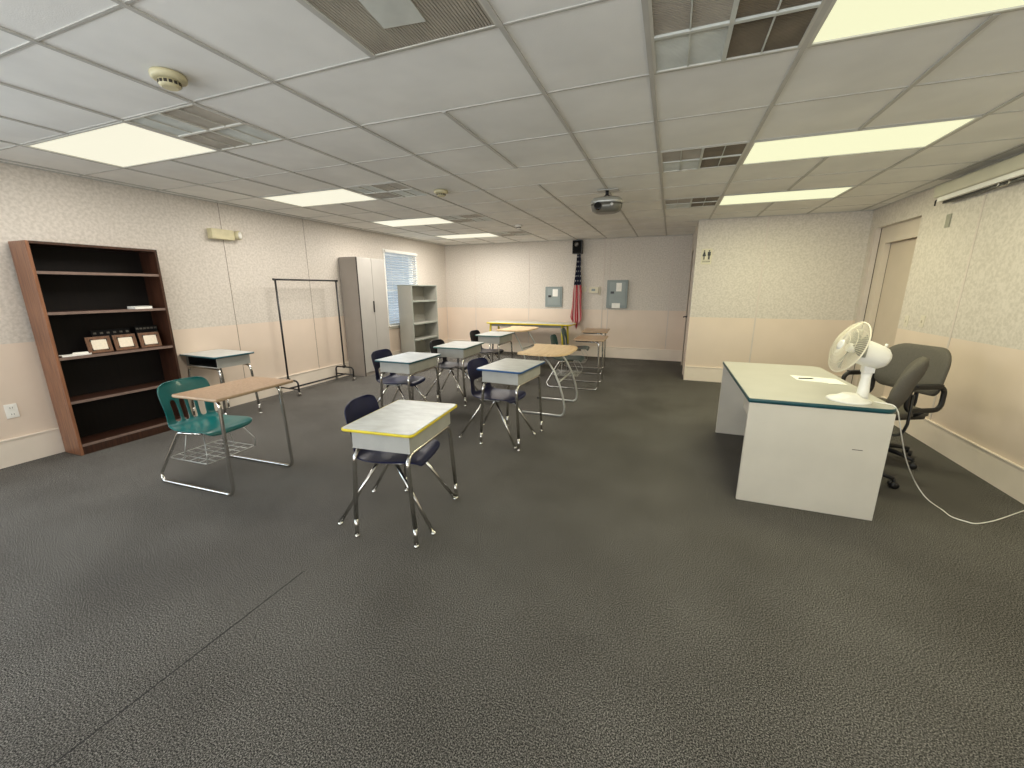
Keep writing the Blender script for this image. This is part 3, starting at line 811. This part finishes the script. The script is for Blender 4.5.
# ------------------------------------------------------------------ teacher desk
t = thing('teacher_desk', 'large putty-coloured teacher desk with dark teal edge on the right', 'desk', (.55, 3.025, 0))
h = .755; W, D = .81, 1.51
bm = BM(); prism(bm, rrect(.003, W-.003, .003, D-.003, [.075,.075,.01,.01], 6), h-.030, h, bev=.0015); obj('desktop', bm, 'desktop', t)
bm = BM(); tube(bm, [(a,b,h-.0155) for a,b in rrect(.002, W-.002, .002, D-.002, [.076,.076,.01,.01], 6)], .005, 8, closed=True, flat=2.9); obj('edge_band', bm, 'e_deskteal', t)
for a, b in ((.004,.032),(D-.032,D-.004)):
    bm = BM(); box(bm, .006, W-.02, a, b, .002, h-.0305, bev=.002); obj('end_panel', bm, 'deskbody', t)
bm = BM(); box(bm, .225, .245, .032, D-.032, .30, h-.0305); obj('modesty_panel', bm, 'deskbody', t)
bm = BM(); box(bm, W-.55+.0, W-.04, .034, .42, .08, h-.031); pd = obj('drawer_unit', bm, 'deskbody', t)
for k in range(3):
    bm = BM(); box(bm, W-.0395, W-.022, .038, .416, .09+.21*k, .09+.21*k+.2, bev=.002); dw = obj('drawer', bm, 'deskbody', pd)
    bm = BM(); tube(bm, fillet([(W-.022,.18,.2+.21*k),(W-.004,.18,.2+.21*k),(W-.004,.28,.2+.21*k),(W-.022,.28,.2+.21*k)], .006, 3), .004); obj('handle', bm, 'steel_d', dw)
bm = BM(); box(bm, W-.20, W-.145, .0028, .0040, .47, .474, mtx=Matrix.Rotation(.0,4,'X')); obj('scuff', bm, 'void', t)

# papers on the desk
sheet('paper_sheet', [(1.005,3.78),(1.225,3.72),(1.245,3.94),(1.0,3.98)], h+.0002, 'white paper sheet with a drawn mark on the teacher desk', 'paper', t=.0015)
sheet('paper_slip', [(1.19,3.70),(1.31,3.70),(1.30,3.92),(1.20,3.93)], h+.002, 'narrower white paper overlapping sheet, nearer the fan', 'paper', t=.0015)
t = thing('pen', 'dark pen lying across the white paper on teacher desk', 'pen', (1.08, 3.845, h+.0025), .25)
bm = BM(); tube(bm, [(-.055,0,.0045),(.045,0,.0045)], .0042); obj('barrel', bm, 'plastic_k', t)
bm = BM(); tube(bm, [(.045,0,.0045),(.062,0,.0045)], .0042, r2=.001); obj('tip', bm, 'steel_d', t)

# ------------------------------------------------------------------ desk fan
fx, fy = 1.185, 3.205
t = thing('desk_fan', 'white oscillating desk fan on the teacher desk corner', 'fan', (fx, fy, h))
bm = BM(); lathe(bm, [(.118,.0),(.120,.006),(.110,.014),(.080,.022),(.055,.034),(.040,.046)], 36, mtx=T(-.035,-.01,0)); obj('base', bm, 'white', t)
bm = BM()
for k, (w_, z_, x_) in enumerate(((.034,.04,0),(.030,.10,.003),(.028,.16,.006),(.030,.205,.010))): pass
lathe(bm, [(.036,.04),(.030,.10),(.026,.17),(.030,.215)], 20, mtx=T(.042,.01,-.02)); obj('column', bm, 'white', t)
bm = BM(); tube(bm, [(.044,-.026,.20),(.044,.046,.20)], .012, 12); obj('tilt_knob', bm, 'white', t)
ax = Vector((-.93,-.13,.33)).normalized()
zax = ax; xax = Vector((0,0,1)).cross(zax).normalized(); yax = zax.cross(xax)
FM = T(-.042, -.025, .334) @ Matrix((xax, yax, zax)).transposed().to_4x4()      # local z = blowing direction
bm = BM(); lathe(bm, [(.02,-.178),(.050,-.170),(.070,-.145),(.078,-.08),(.080,-.01),(.074,.010)], 28, mtx=FM); mo = obj('motor_housing', bm, 'white', t)
bm = BM(); tube(bm, [FM @ Vector((0,.070,-.13)), FM @ Vector((0,.092,-.13))], .008, 10); obj('oscillation_knob', bm, 'white', mo)
bm = BM(); box(bm, -.03, .03, -.028, .028, .188, .245, bev=.006, mtx=T(.042,.008,0)); obj('neck', bm, 'white', t)
GR = .168; zc = .055
def guard(sign, depth, name):
    bm = BM(); n = 76
    for k in range(n):
        a = 2*PI*k/n; c_, s_ = math.cos(a), math.sin(a); pts = []
        for q in range(7):
            f = q/6; r = .030+(GR-.030)*f; z = zc+sign*depth*(1-f**2.6)
            pts.append(FM @ Vector((r*c_, r*s_, z)))
        tube(bm, pts, .0014, 4, caps=False)
    for rr in (.030,.075,.12):
        f = (rr-.030)/(GR-.030); z = zc+sign*depth*(1-f**2.6)
        tube(bm, [FM @ Vector((rr*math.cos(2*PI*k/32), rr*math.sin(2*PI*k/32), z)) for k in range(32)], .0016, 5, closed=True)
    return obj(name, bm, 'cream_wire', t)
gf = guard(1, .050, 'front_guard'); guard(-1, .042, 'rear_guard')
bm = BM(); tube(bm, [FM @ Vector((GR*math.cos(2*PI*k/40), GR*math.sin(2*PI*k/40), zc)) for k in range(40)], .0045, 8, closed=True); obj('guard_rim', bm, 'cream_wire', t)
bm = BM()
lathe(bm, [(.034,.050+zc-.004),(.034,.052+zc),(.02,.056+zc)], 20, mtx=FM); obj('centre_badge', bm, 'white', gf)
bm = BM(); tube(bm, [FM @ Vector((0, .034, zc+.053)), FM @ Vector((0, .10, zc+.044)), FM @ Vector((0, GR-.004, zc+.004))], .0055, 6); obj('guard_strut', bm, 'cream_wire', gf)
bm = BM(); lathe(bm, [(.028,.014),(.028,.058),(.018,.066)], 18, mtx=FM); hb = obj('hub', bm, 'white', t)
for k in range(3):
    bm = BM(); G = []
    for i in range(6):
        r = .026+.115*i/5
        row = []
        for j in range(6):
            a = 2*PI*k/3+(j/5-.5)*(1.25-.25*i/5)+.25*i/5
            row.append(bm.verts.new(FM @ Vector((r*math.cos(a), r*math.sin(a), .035+(j/5-.5)*.036))))
        G.append(row)
    for i in range(5):
        for j in range(5):
            f = bm.faces.new((G[i][j],G[i][j+1],G[i+1][j+1],G[i+1][j])); f.smooth = True
    b = obj('blade', bm, 'greybox', t); md_ = b.modifiers.new('thick','SOLIDIFY'); md_.thickness = .0025
# cord: over the back edge of the desk and along the floor
pts = [(fx+.10,fy-.02,h+.006),(1.30,3.17,h+.006),(1.352,3.12,h+.007),(1.372,3.10,h-.02),(1.385,3.10,.70),(1.436,3.15,.585),(1.534,3.26,.398),(1.618,3.36,.276),(1.729,3.5,.14),(1.79,3.5,.05),(1.83,3.47,.006),(1.845,3.36,.004),(1.85,3.275,.004),(1.90,3.235,.004),(1.945,3.225,.004),(2.05,3.29,.004),(2.15,3.37,.004),(2.30,3.50,.004),(2.40,3.585,.004)]
def spline(pts, n=6):
    P = [Vector(p) for p in pts]; out = []
    for i in range(len(P)-1):
        a = P[max(i-1,0)]; b = P[i]; c = P[i+1]; d = P[min(i+2,len(P)-1)]
        for k in range(n):
            s = k/n; out.append(.5*((2*b)+(c-a)*s+(2*a-5*b+4*c-d)*s*s+(3*b-a-3*c+d)*s**3))
    return out+[P[-1]]
CORD = pts

# ------------------------------------------------------------------ office chairs (front = +x)
def office_chair(label, x, y, rot, arms, lean=.20, bw=.235):
    t = thing('office_chair', label, 'office chair', (x, y, 0), rot, 'grey office chairs behind the teacher desk')
    bm = BM(); lathe(bm, [(.032,.075),(.032,.20)], 16); lathe(bm, [(.024,.20),(.024,.40)], 16); box(bm, -.10, .10, -.09, .09, .395, .415); obj('gas_column', bm, 'plastic_k', t)
    bm = BM(); lathe(bm, [(.05,.07),(.05,.12),(.03,.13)], 16); hub = obj('base_hub', bm, 'plastic_k', t)
    for k in range(5):
        a = 2*PI*k/5+.5
        bm = BM(); p = Vector((math.cos(a), math.sin(a), 0))
        tube(bm, [p*.04+Vector((0,0,.10)), p*.17+Vector((0,0,.095)), p*.29+Vector((0,0,.075))], .024, 8, r2=.016); lg = obj('leg', bm, 'plastic_k', t)
        bm = BM(); q = p*.292; ca = Rz(a+.6)
        for s in (-1, 1): lathe(bm, [(.006,-.011),(.027,-.010),(.028,0),(.027,.010),(.006,.011)], 14, mtx=T(q.x,q.y,.029) @ ca @ T(0,s*.018,0) @ Matrix.Rotation(PI/2,4,'X'))
        tube(bm, [q+Vector((0,0,.03)), q+Vector((0,0,.075))], .009); obj('caster', bm, 'plastic_k', lg)
    bm = BM(); slab(bm, rrect(-.23,.25,-.245,.245,.10,6), .045, .018, T(.02,0,.455)); obj('seat', bm, 'fabric', t)
    bm = BM(); prism(bm, rrect(-.21,.22,-.22,.22,.09,5), .408, .430); obj('seat_pan', bm, 'plastic_k', t)
    o = rrect(-.20,.20,-bw,bw,[.09,.09,.15,.15],7)
    # outline x -> up, y -> across
    bt = T(-.255,0,.80) @ Matrix.Rotation(-lean,4,'Y') @ Matrix(((0,0,1,0),(0,1,0,0),(-1,0,0,0),(0,0,0,1)))
    bm = BM(); slab(bm, o, .045, .016, bt)
    for v in bm.verts: v.co.x += 1.1*v.co.y**2
    obj('backrest', bm, 'fabric', t)
    bm = BM(); tube(bm, fillet([(-.05,0,.402),(-.27,0,.395),(-.29,0,.50),(-.285,0,.72)], .06, 5), .020, 8, flat=.5); obj('back_bracket', bm, 'plastic_k', t)
    if arms:
        for s in (-1, 1):
            bm = BM(); yy = s*.295
            tube(bm, fillet([(-.17,yy,.51),(-.17,yy,.705),(.14,yy,.705),(.14,yy,.51)], .06, 5, closed=True), .016, 8, closed=True, flat=1.3); tube(bm, [(-.02,s*.20,.418),(-.02,yy,.505)], .018, 8); ar = obj('armrest', bm, 'plastic_k', t)
            bm = BM(); box(bm, -.13, .10, yy-.024, yy+.024, .705, .728, bev=.008); obj('arm_pad', bm, 'plastic_k', ar)
    return t
office_chair('grey office chair with black loop arms near the wall, farther one', 1.83, 4.36, math.atan2(-.44, -.90), True, .16, .275)
office_chair('grey office chair pushed to the desk, its back seen edge-on', 1.44, 3.80, math.atan2(.42, -.9), False, .28, .215)

# ------------------------------------------------------------------ wall objects
# emergency light
t = thing('emergency_light', 'yellowed emergency light box high on the left wall', 'emergency light', (XL, 3.56, 2.06))
bm = BM(); box(bm, 0, .085, -.14, .13, 0, .115, bev=.006); obj('housing', bm, 'yellowed', t)
bm = BM(); lathe(bm, [(.018,-.03),(.05,-.02),(.055,.03),(.05,.035)], 20, mtx=T(.07,.175,.065) @ Rz(.5) @ Matrix.Rotation(PI/2,4,'Y')); tube(bm, [(.05,.125,.06),(.06,.15,.06)], .012); obj('lamp_head', bm, 'yellowed', t)
bm = BM(); lathe(bm, [(.045,.0351),(.03,.042)], 20, mtx=T(.07,.175,.065) @ Rz(.5) @ Matrix.Rotation(PI/2,4,'Y')); obj('lens', bm, 'white', t)

def outlet(x, sx_, y, z, label, kind='outlet'):
    t = thing('wall_outlet' if kind == 'outlet' else 'light_switch', label, 'outlet' if kind == 'outlet' else 'light switch', (x, y, z))
    d = -sx_
    bm = BM(); a, b = sorted((0, d*.006)); box(bm, a, b, -.037, .037, -.06, .06, bev=.002); obj('cover_plate', bm, 'white' if kind == 'outlet' else 'plate_cream', t)
    if kind == 'outlet':
        for zz in (-.028, .028):
            bm = BM(); a, b = sorted((d*.006, d*.009)); box(bm, a, b, -.017, .017, zz-.018, zz+.018); s = obj('socket', bm, 'white', t)
            bm = BM(); a, b = sorted((d*.009, d*.0095))
            for yy in (-.007, .007): box(bm, a, b, yy-.0015, yy+.0015, zz-.006, zz+.006)
            obj('slot', bm, 'void', s)
    else:
        bm = BM(); a, b = sorted((d*.006, d*.016)); box(bm, a, b, -.006, .006, -.014, .014, bev=.002); obj('toggle', bm, 'plate_cream', t)
outlet(XL, -1, 1.545, .465, 'white electrical outlet left of the brown bookcase')
outlet(XR, 1, 5.72, 1.12, 'white light switch closest to the recessed door', 'switch')
outlet(XR, 1, 5.42, 1.14, 'white light switch second from the recessed door', 'switch')
bm = BM(); box(bm, XR-.010, XR+.001, 5.335, 5.405, 2.045, 2.165, bev=.002)
tag(obj('sensor_plate', bm, 'greybox'), 'small grey square plate under the projector screen end', 'wall plate')
bm = BM(); tube(bm, [(XR-.004,5.36,2.03),(XR-.004,5.28,1.6),(XR-.004,5.2,1.2)], .0008, 4); 
bm.free()

# projector screen rolled up on the right wall
t = thing('projector_screen', 'rolled-up projector screen in a beige case on right wall', 'projector screen', (XR-.004, 3.9, 2.36))
bm = BM(); ln = 1.55
for (x0, x1, z0, z1) in ((-.125,-.03,-.035,.075),): box(bm, x0, x1, -ln, ln, z0, z1, bev=.018)
box(bm, -.03, 0, -ln+.1, -ln+.16, -.02, .06); box(bm, -.03, 0, ln-.16, ln-.10, -.02, .06)
obj('case', bm, 'screen_case', t)
bm = BM(); box(bm, -.098, -.062, -ln+.04, ln-.03, -.075, -.0345, bev=.004); br = obj('screen_bar', bm, 'white', t)
bm = BM(); box(bm, -.060, -.035, -ln+.05, ln-.05, -.095, -.036); obj('black_hem', bm, 'black', t)  # black strip standing in for the shade under the bar
bm = BM(); tube(bm, fillet([(-.08,ln-.03,-.05),(-.08,ln+.03,-.05),(-.08,ln+.03,-.10)], .01, 3), .007); obj('end_hook', bm, 'black', t)
bm = BM(); tube(bm, fillet([(-.08,.62,-.072),(-.08,.60,-.11),(-.08,.74,-.11),(-.08,.72,-.072)], .02, 4), .006); obj('pull_handle', bm, 'steel_d', br)

# restroom sign
t = thing('restroom_sign', 'small cream restroom sign with man and woman figures', 'sign', (.463, YB, 1.95))
bm = BM(); box(bm, -.075, .075, -.006, 0, -.115, .115, bev=.002); obj('sign_plate', bm, 'signcream', t)
def figure(cx, woman):
    bm = BM()
    def poly(pts):
        lo = [bm.verts.new((x+cx, -.0085, z)) for x, z in pts]; hi = [bm.verts.new((x+cx, -.0061, z)) for x, z in pts]
        bm.faces.new(lo); bm.faces.new(list(reversed(hi)))
        for k in range(len(pts)): bm.faces.new((lo[k], hi[k], hi[(k+1)%len(pts)], lo[(k+1)%len(pts)]))
    poly([(.011*math.cos(a*PI/6), .082+.011*math.sin(a*PI/6)) for a in range(12)])
    if woman:
        poly([(-.010,.068),(.010,.068),(.026,.005),(-.026,.005)]); poly([(-.010,.005),(-.002,.005),(-.002,-.045),(-.010,-.045)]); poly([(.002,.005),(.010,.005),(.010,-.045),(.002,-.045)])
    else:
        poly([(-.021,.068),(.021,.068),(.021,.012),(-.021,.012)]); poly([(-.013,.012),(-.001,.012),(-.001,-.045),(-.013,-.045)]); poly([(.001,.012),(.013,.012),(.013,-.045),(.001,-.045)])
    return obj('figure', bm, 'plastic_k', t)
figure(-.034, True); figure(.034, False)
bm = BM(); box(bm, -.055, .055, -.0075, -.0061, -.082, -.074); box(bm, -.055, .055, -.0072, -.0061, -.063, -.0605); obj('caption_line', bm, 'plastic_k', t)

# electrical panels
def epanel(x0, x1, z0, z1, label, papers, latch):
    t = thing('electrical_panel', label, 'electrical panel', ((x0+x1)/2, YF, z0), 0, 'grey electrical panels on the far wall')
    w, hh = (x1-x0)/2, z1-z0
    dp = .03 if x0 > -1.5 else .0
    bm = BM(); box(bm, -w, w, -.028-dp, -.0, 0, hh, bev=.003); obj('cabinet_box', bm, 'panelgrey', t)
    bm = BM(); box(bm, -w*.72, w*.80, -.036-dp, -.0285-dp, hh*.10, hh*.93, bev=.002); dd = obj('door', bm, 'paneldoor', t)
    bm = BM(); box(bm, -w*.62, -w*.28, -.050-dp, -.0365-dp, latch*hh-.022, latch*hh+.022, bev=.003); obj('latch', bm, 'black', dd)
    for (a, b, c, d) in papers:
        bm = BM(); box(bm, a*w, b*w, -.0385-dp, -.0365-dp, c*hh, d*hh); obj('paper_label', bm, 'paper', dd)
epanel(-2.63, -2.245, 1.075, 1.515, 'grey electrical panel left of the flag', [(-.12,.5,.52,.88)], .53)
epanel(-1.27, -.845, 1.07, 1.645, 'larger grey electrical panel right of the flag', [(-.10,.42,.60,.90),(-.45,.35,.0,.18)], .56)
t = thing('thermostat', 'cream thermostat box between the flag and right electrical panel', 'thermostat', (-1.55, YF, 1.44))
bm = BM(); box(bm, -.10, .10, -.035, 0, -.06, .06, bev=.005); obj('cover', bm, 'signcream', t)
bm = BM(); box(bm, -.05, .03, -.0365, -.0352, -.02, .03); obj('dial_window', bm, 'panelgrey', t)
bm = BM(); tube(bm, fillet([(.105,-.02,.07),(.13,-.02,.07),(.13,-.02,-.09),(.105,-.02,-.09)], .02, 3), .006); obj('guard', bm, 'signcream', t)
bm = BM(); box(bm, -1.80, -1.72, YF-.008, YF, 1.40, 1.52, bev=.002)
o = tag(obj('switch_plate', bm, 'signcream'), 'narrow cream switch plate just right of the flag', 'light switch')
bm = BM(); box(bm, -1.766, -1.754, YF-.018, YF-.0082, 1.445, 1.475, bev=.002); obj('toggle', bm, 'signcream', o)

# wall speaker above the flag
t = thing('wall_speaker', 'black box speaker high on the far wall above the flag', 'speaker', (-1.915, YF, 2.19))
bm = BM(); box(bm, -.10, .10, -.17, -.03, 0, .27, bev=.006); obj('cabinet_box', bm, 'black', t)
bm = BM(); box(bm, -.088, .088, -.174, -.1705, .012, .258, bev=.0015); obj('speaker_grille', bm, 'matte_k', t)
bm = BM(); lathe(bm, [(.045,0),(.047,.004),(.02,.007)], 20, mtx=T(-.01,-.174,.185) @ Matrix.Rotation(PI/2,4,'X')); obj('tweeter', bm, 'name_metal', t)
bm = BM(); box(bm, -.03, .03, -.03, 0, .09, .18); obj('bracket', bm, 'steel_d', t)

# flag on a short staff
t = thing('flag', 'American flag hanging furled from a staff on the far wall', 'flag', (-1.885, 8.855, .60))
bm = BM(); tube(bm, [(.0,.045,.10),(-.002,.045,1.60)], .010, 10); box(bm, -.03, .03, .045, .095, 1.42, 1.50); obj('staff', bm, 'black', t)
def flag_mat():
    m, nt, b = newmat('flag_cloth')
    b.inputs['Roughness'].default_value = .8
    uv = nt.nodes.new('ShaderNodeUVMap'); uv.uv_map = 'UVMap'
    sp = nt.nodes.new('ShaderNodeSeparateXYZ'); nt.links.new(uv.outputs['UV'], sp.inputs['Vector'])
    def math_(op, a, b_=None):
        n = nt.nodes.new('ShaderNodeMath'); n.operation = op
        for i, v in enumerate((a, b_)):
            if v is None: continue
            if isinstance(v, (int, float)): n.inputs[i].default_value = v
            else: nt.links.new(v, n.inputs[i])
        return n.outputs[0]
    U, V = sp.outputs['X'], sp.outputs['Y']
    stripe = math_('LESS_THAN', math_('FRACT', math_('ADD', math_('MULTIPLY', U, 5.0), math_('MULTIPLY', V, .9))), .55)
    mx = nt.nodes.new('ShaderNodeMix'); mx.data_type = 'RGBA'
    nt.links.new(stripe, mx.inputs['Factor']); mx.inputs['A'].default_value = (*lin((214,190,186)),1); mx.inputs['B'].default_value = (*lin((165,22,38)),1)
    # stars: grid of dots
    fu = math_('SUBTRACT', math_('FRACT', math_('MULTIPLY', U, 6)), .5); fv = math_('SUBTRACT', math_('FRACT', math_('MULTIPLY', V, 16)), .5)
    dd = math_('ADD', math_('MULTIPLY', fu, fu), math_('MULTIPLY', fv, fv)); star = math_('LESS_THAN', dd, .035)
    mb = nt.nodes.new('ShaderNodeMix'); mb.data_type = 'RGBA'
    nt.links.new(star, mb.inputs['Factor']); mb.inputs['A'].default_value = (*lin((18,22,48)),1); mb.inputs['B'].default_value = (*lin((200,200,200)),1)
    canton = math_('GREATER_THAN', V, .60)
    m3 = nt.nodes.new('ShaderNodeMix'); m3.data_type = 'RGBA'
    nt.links.new(canton, m3.inputs['Factor']); nt.links.new(mx.outputs['Result'], m3.inputs['A']); nt.links.new(mb.outputs['Result'], m3.inputs['B'])
    nt.links.new(m3.outputs['Result'], b.inputs['Base Color'])
    return m
bm = BM(); uvl = bm.loops.layers.uv.new('UVMap'); NU, NV = 72, 28; G = []
for j in range(NV+1):
    v = j/NV; z = v*1.58
    hw = .046+.062*min(1,max(0,(1.0-v)/.5))**1.2+.030*math.exp(-((v-.16)/.12)**2)-.045*max(0,.12-v)/.12
    row = []
    for i in range(NU+1):
        u = i/NU; ph = u*2*PI*2.6
        amp = .016+.022*(1-v)
        x = (u-.5)*2*hw+.014*math.sin(ph*1.0+v*2)*(1-v*.6)
        y = amp*math.cos(ph+.9*math.sin(v*3.1))-.018*(1-v)
        zz = z
        if v < .2:      # ragged lower hem
            zz = z+(.2-v)/.2*(.10*abs(u-.62)*2+.05*math.sin(u*9))
        row.append((Vector((x-.012*(1-v), y, zz)), (u, v)))
    G.append([(bm.verts.new(p), q) for p, q in row])
for j in range(NV):
    for i in range(NU):
        q = (G[j][i],G[j][i+1],G[j+1][i+1],G[j+1][i])
        f = bm.faces.new([a[0] for a in q]); f.smooth = True
        for lp, a in zip(f.loops, q): lp[uvl].uv = a[1]
obj('flag_cloth', bm, flag_mat(), t)

# ceiling projector
t = thing('ceiling_projector', 'silver projector hanging from the ceiling over the aisle', 'projector', (-.715, 4.66, ZC))
bm = BM(); box(bm, -.10, .12, -.06, .06, -.008, -.001, bev=.002); obj('ceiling_plate', bm, 'silver', t)
bm = BM()
tube(bm, [(-.0,0,-.005),(0,0,-.05)], .018)
for s in (-1, 1): tube(bm, [(0,0,-.045),(s*.075,0,-.085)], .010, flat=.6)
obj('mount_arm', bm, 'plastic_k', t)
bm = BM(); layers = [(.55,-.072),(.80,-.080),(.95,-.098),(1.0,-.118),(.99,-.138)]
o = [(.168*math.copysign(abs(math.cos(a))**.75, math.cos(a)), .125*math.copysign(abs(math.sin(a))**.75, math.sin(a))) for a in [2*PI*k/36 for k in range(36)]]
rings = [[bm.verts.new((x*s, y*s, z)) for x, y in o] for s, z in layers]
for A, B in zip(rings, rings[1:]):
    for k in range(36): f = bm.faces.new((A[k],A[(k+1)%36],B[(k+1)%36],B[k])); f.smooth = True
bm.faces.new(rings[0]); bm.faces.new(list(reversed(rings[-1]))); obj('upper_shell', bm, 'silver', t)
bm = BM(); layers = [(.955,-.1385),(.95,-.165),(.88,-.206),(.62,-.226)]
rings = [[bm.verts.new((x*s, y*s, z)) for x, y in o] for s, z in layers]
for A, B in zip(rings, rings[1:]):
    for k in range(36): f = bm.faces.new((A[k],A[(k+1)%36],B[(k+1)%36],B[k])); f.smooth = True
bm.faces.new(rings[0]); bm.faces.new(list(reversed(rings[-1]))); obj('lower_shell', bm, 'proj_grey', t)
bm = BM(); lathe(bm, [(.038,0),(.038,.03),(.030,.032)], 24, mtx=T(-.070,-.100,-.172) @ Matrix.Rotation(PI/2,4,'X')); obj('lens', bm, 'lens', t)
bm = BM(); lathe(bm, [(.016,0),(.016,.012),(.010,.013)], 16, mtx=T(.07,-.106,-.158) @ Matrix.Rotation(PI/2,4,'X')); obj('sensor_window', bm, 'silver', t)

# fan cord
bm = BM(); tube(bm, spline(CORD), .0035, 6); tag(obj('power_cord', bm, 'white'), 'white power cord from the fan across the carpet', 'power cord')

# ------------------------------------------------------------------ outdoors, daylight, camera
w = bpy.data.worlds.new('daylight'); S.world = w; w.use_nodes = True
bg = w.node_tree.nodes['Background']; bg.inputs['Color'].default_value = (*lin((206,223,237)), 1); bg.inputs['Strength'].default_value = .75
def daylight(loc, rot, sx_, sy, e, col=(.80,.90,1)):
    L = bpy.data.lights.new('window_daylight', 'AREA'); L.shape = 'RECTANGLE'; L.size = sx_; L.size_y = sy; L.energy = e; L.color = col
    lo = bpy.data.objects.new('window_daylight', L); COL.objects.link(lo); lo.location = loc; lo.rotation_euler = rot
UP = R(28)
daylight((XL-.34, (WIN2[0]+WIN2[1])/2, 1.55), (0, -PI/2+R(14), 0), 1.3, 1.9, 60, (.66,.83,1))
for a, b in FW: daylight(((a+b)/2, Y0-.36, 1.42), (PI/2+R(13), 0, 0), b-a, 1.3, 86 if a < 0 else 40, (.95,.98,1))  # lamps at the added windows, tilted up to lift ceiling and far wall
daylight((XL-.36, (WIN[0]+WIN[1])/2, 1.45), (0, -PI/2-UP, 0), 1.4, 1.0, 7)

F, YAW, PIT, ROL = 403.3, .3675, .2322, -.0016
f = Vector((-math.sin(YAW)*math.cos(PIT), math.cos(YAW)*math.cos(PIT), -math.sin(PIT)))
r = Vector((math.cos(YAW), math.sin(YAW), 0)); u = r.cross(f)
r2 = r*math.cos(ROL)+u*math.sin(ROL); u2 = -r*math.sin(ROL)+u*math.cos(ROL)
cam = bpy.data.cameras.new('camera'); cam.sensor_width = 36; cam.lens = F*36/1024; cam.clip_start = .02
co = bpy.data.objects.new('camera', cam); COL.objects.link(co)
co.matrix_world = T(0,0,H) @ Matrix((r2, u2, -f)).transposed().to_4x4()
S.camera = co
S.view_settings.view_transform = 'Standard'; S.view_settings.look = 'None'; S.view_settings.gamma = 1; S.view_settings.use_curve_mapping = False
S.view_settings.exposure = -.04
S.cycles.use_denoising = True
S.cycles.max_bounces = 10; S.cycles.diffuse_bounces = 6
S.cycles.sample_clamp_indirect = 6
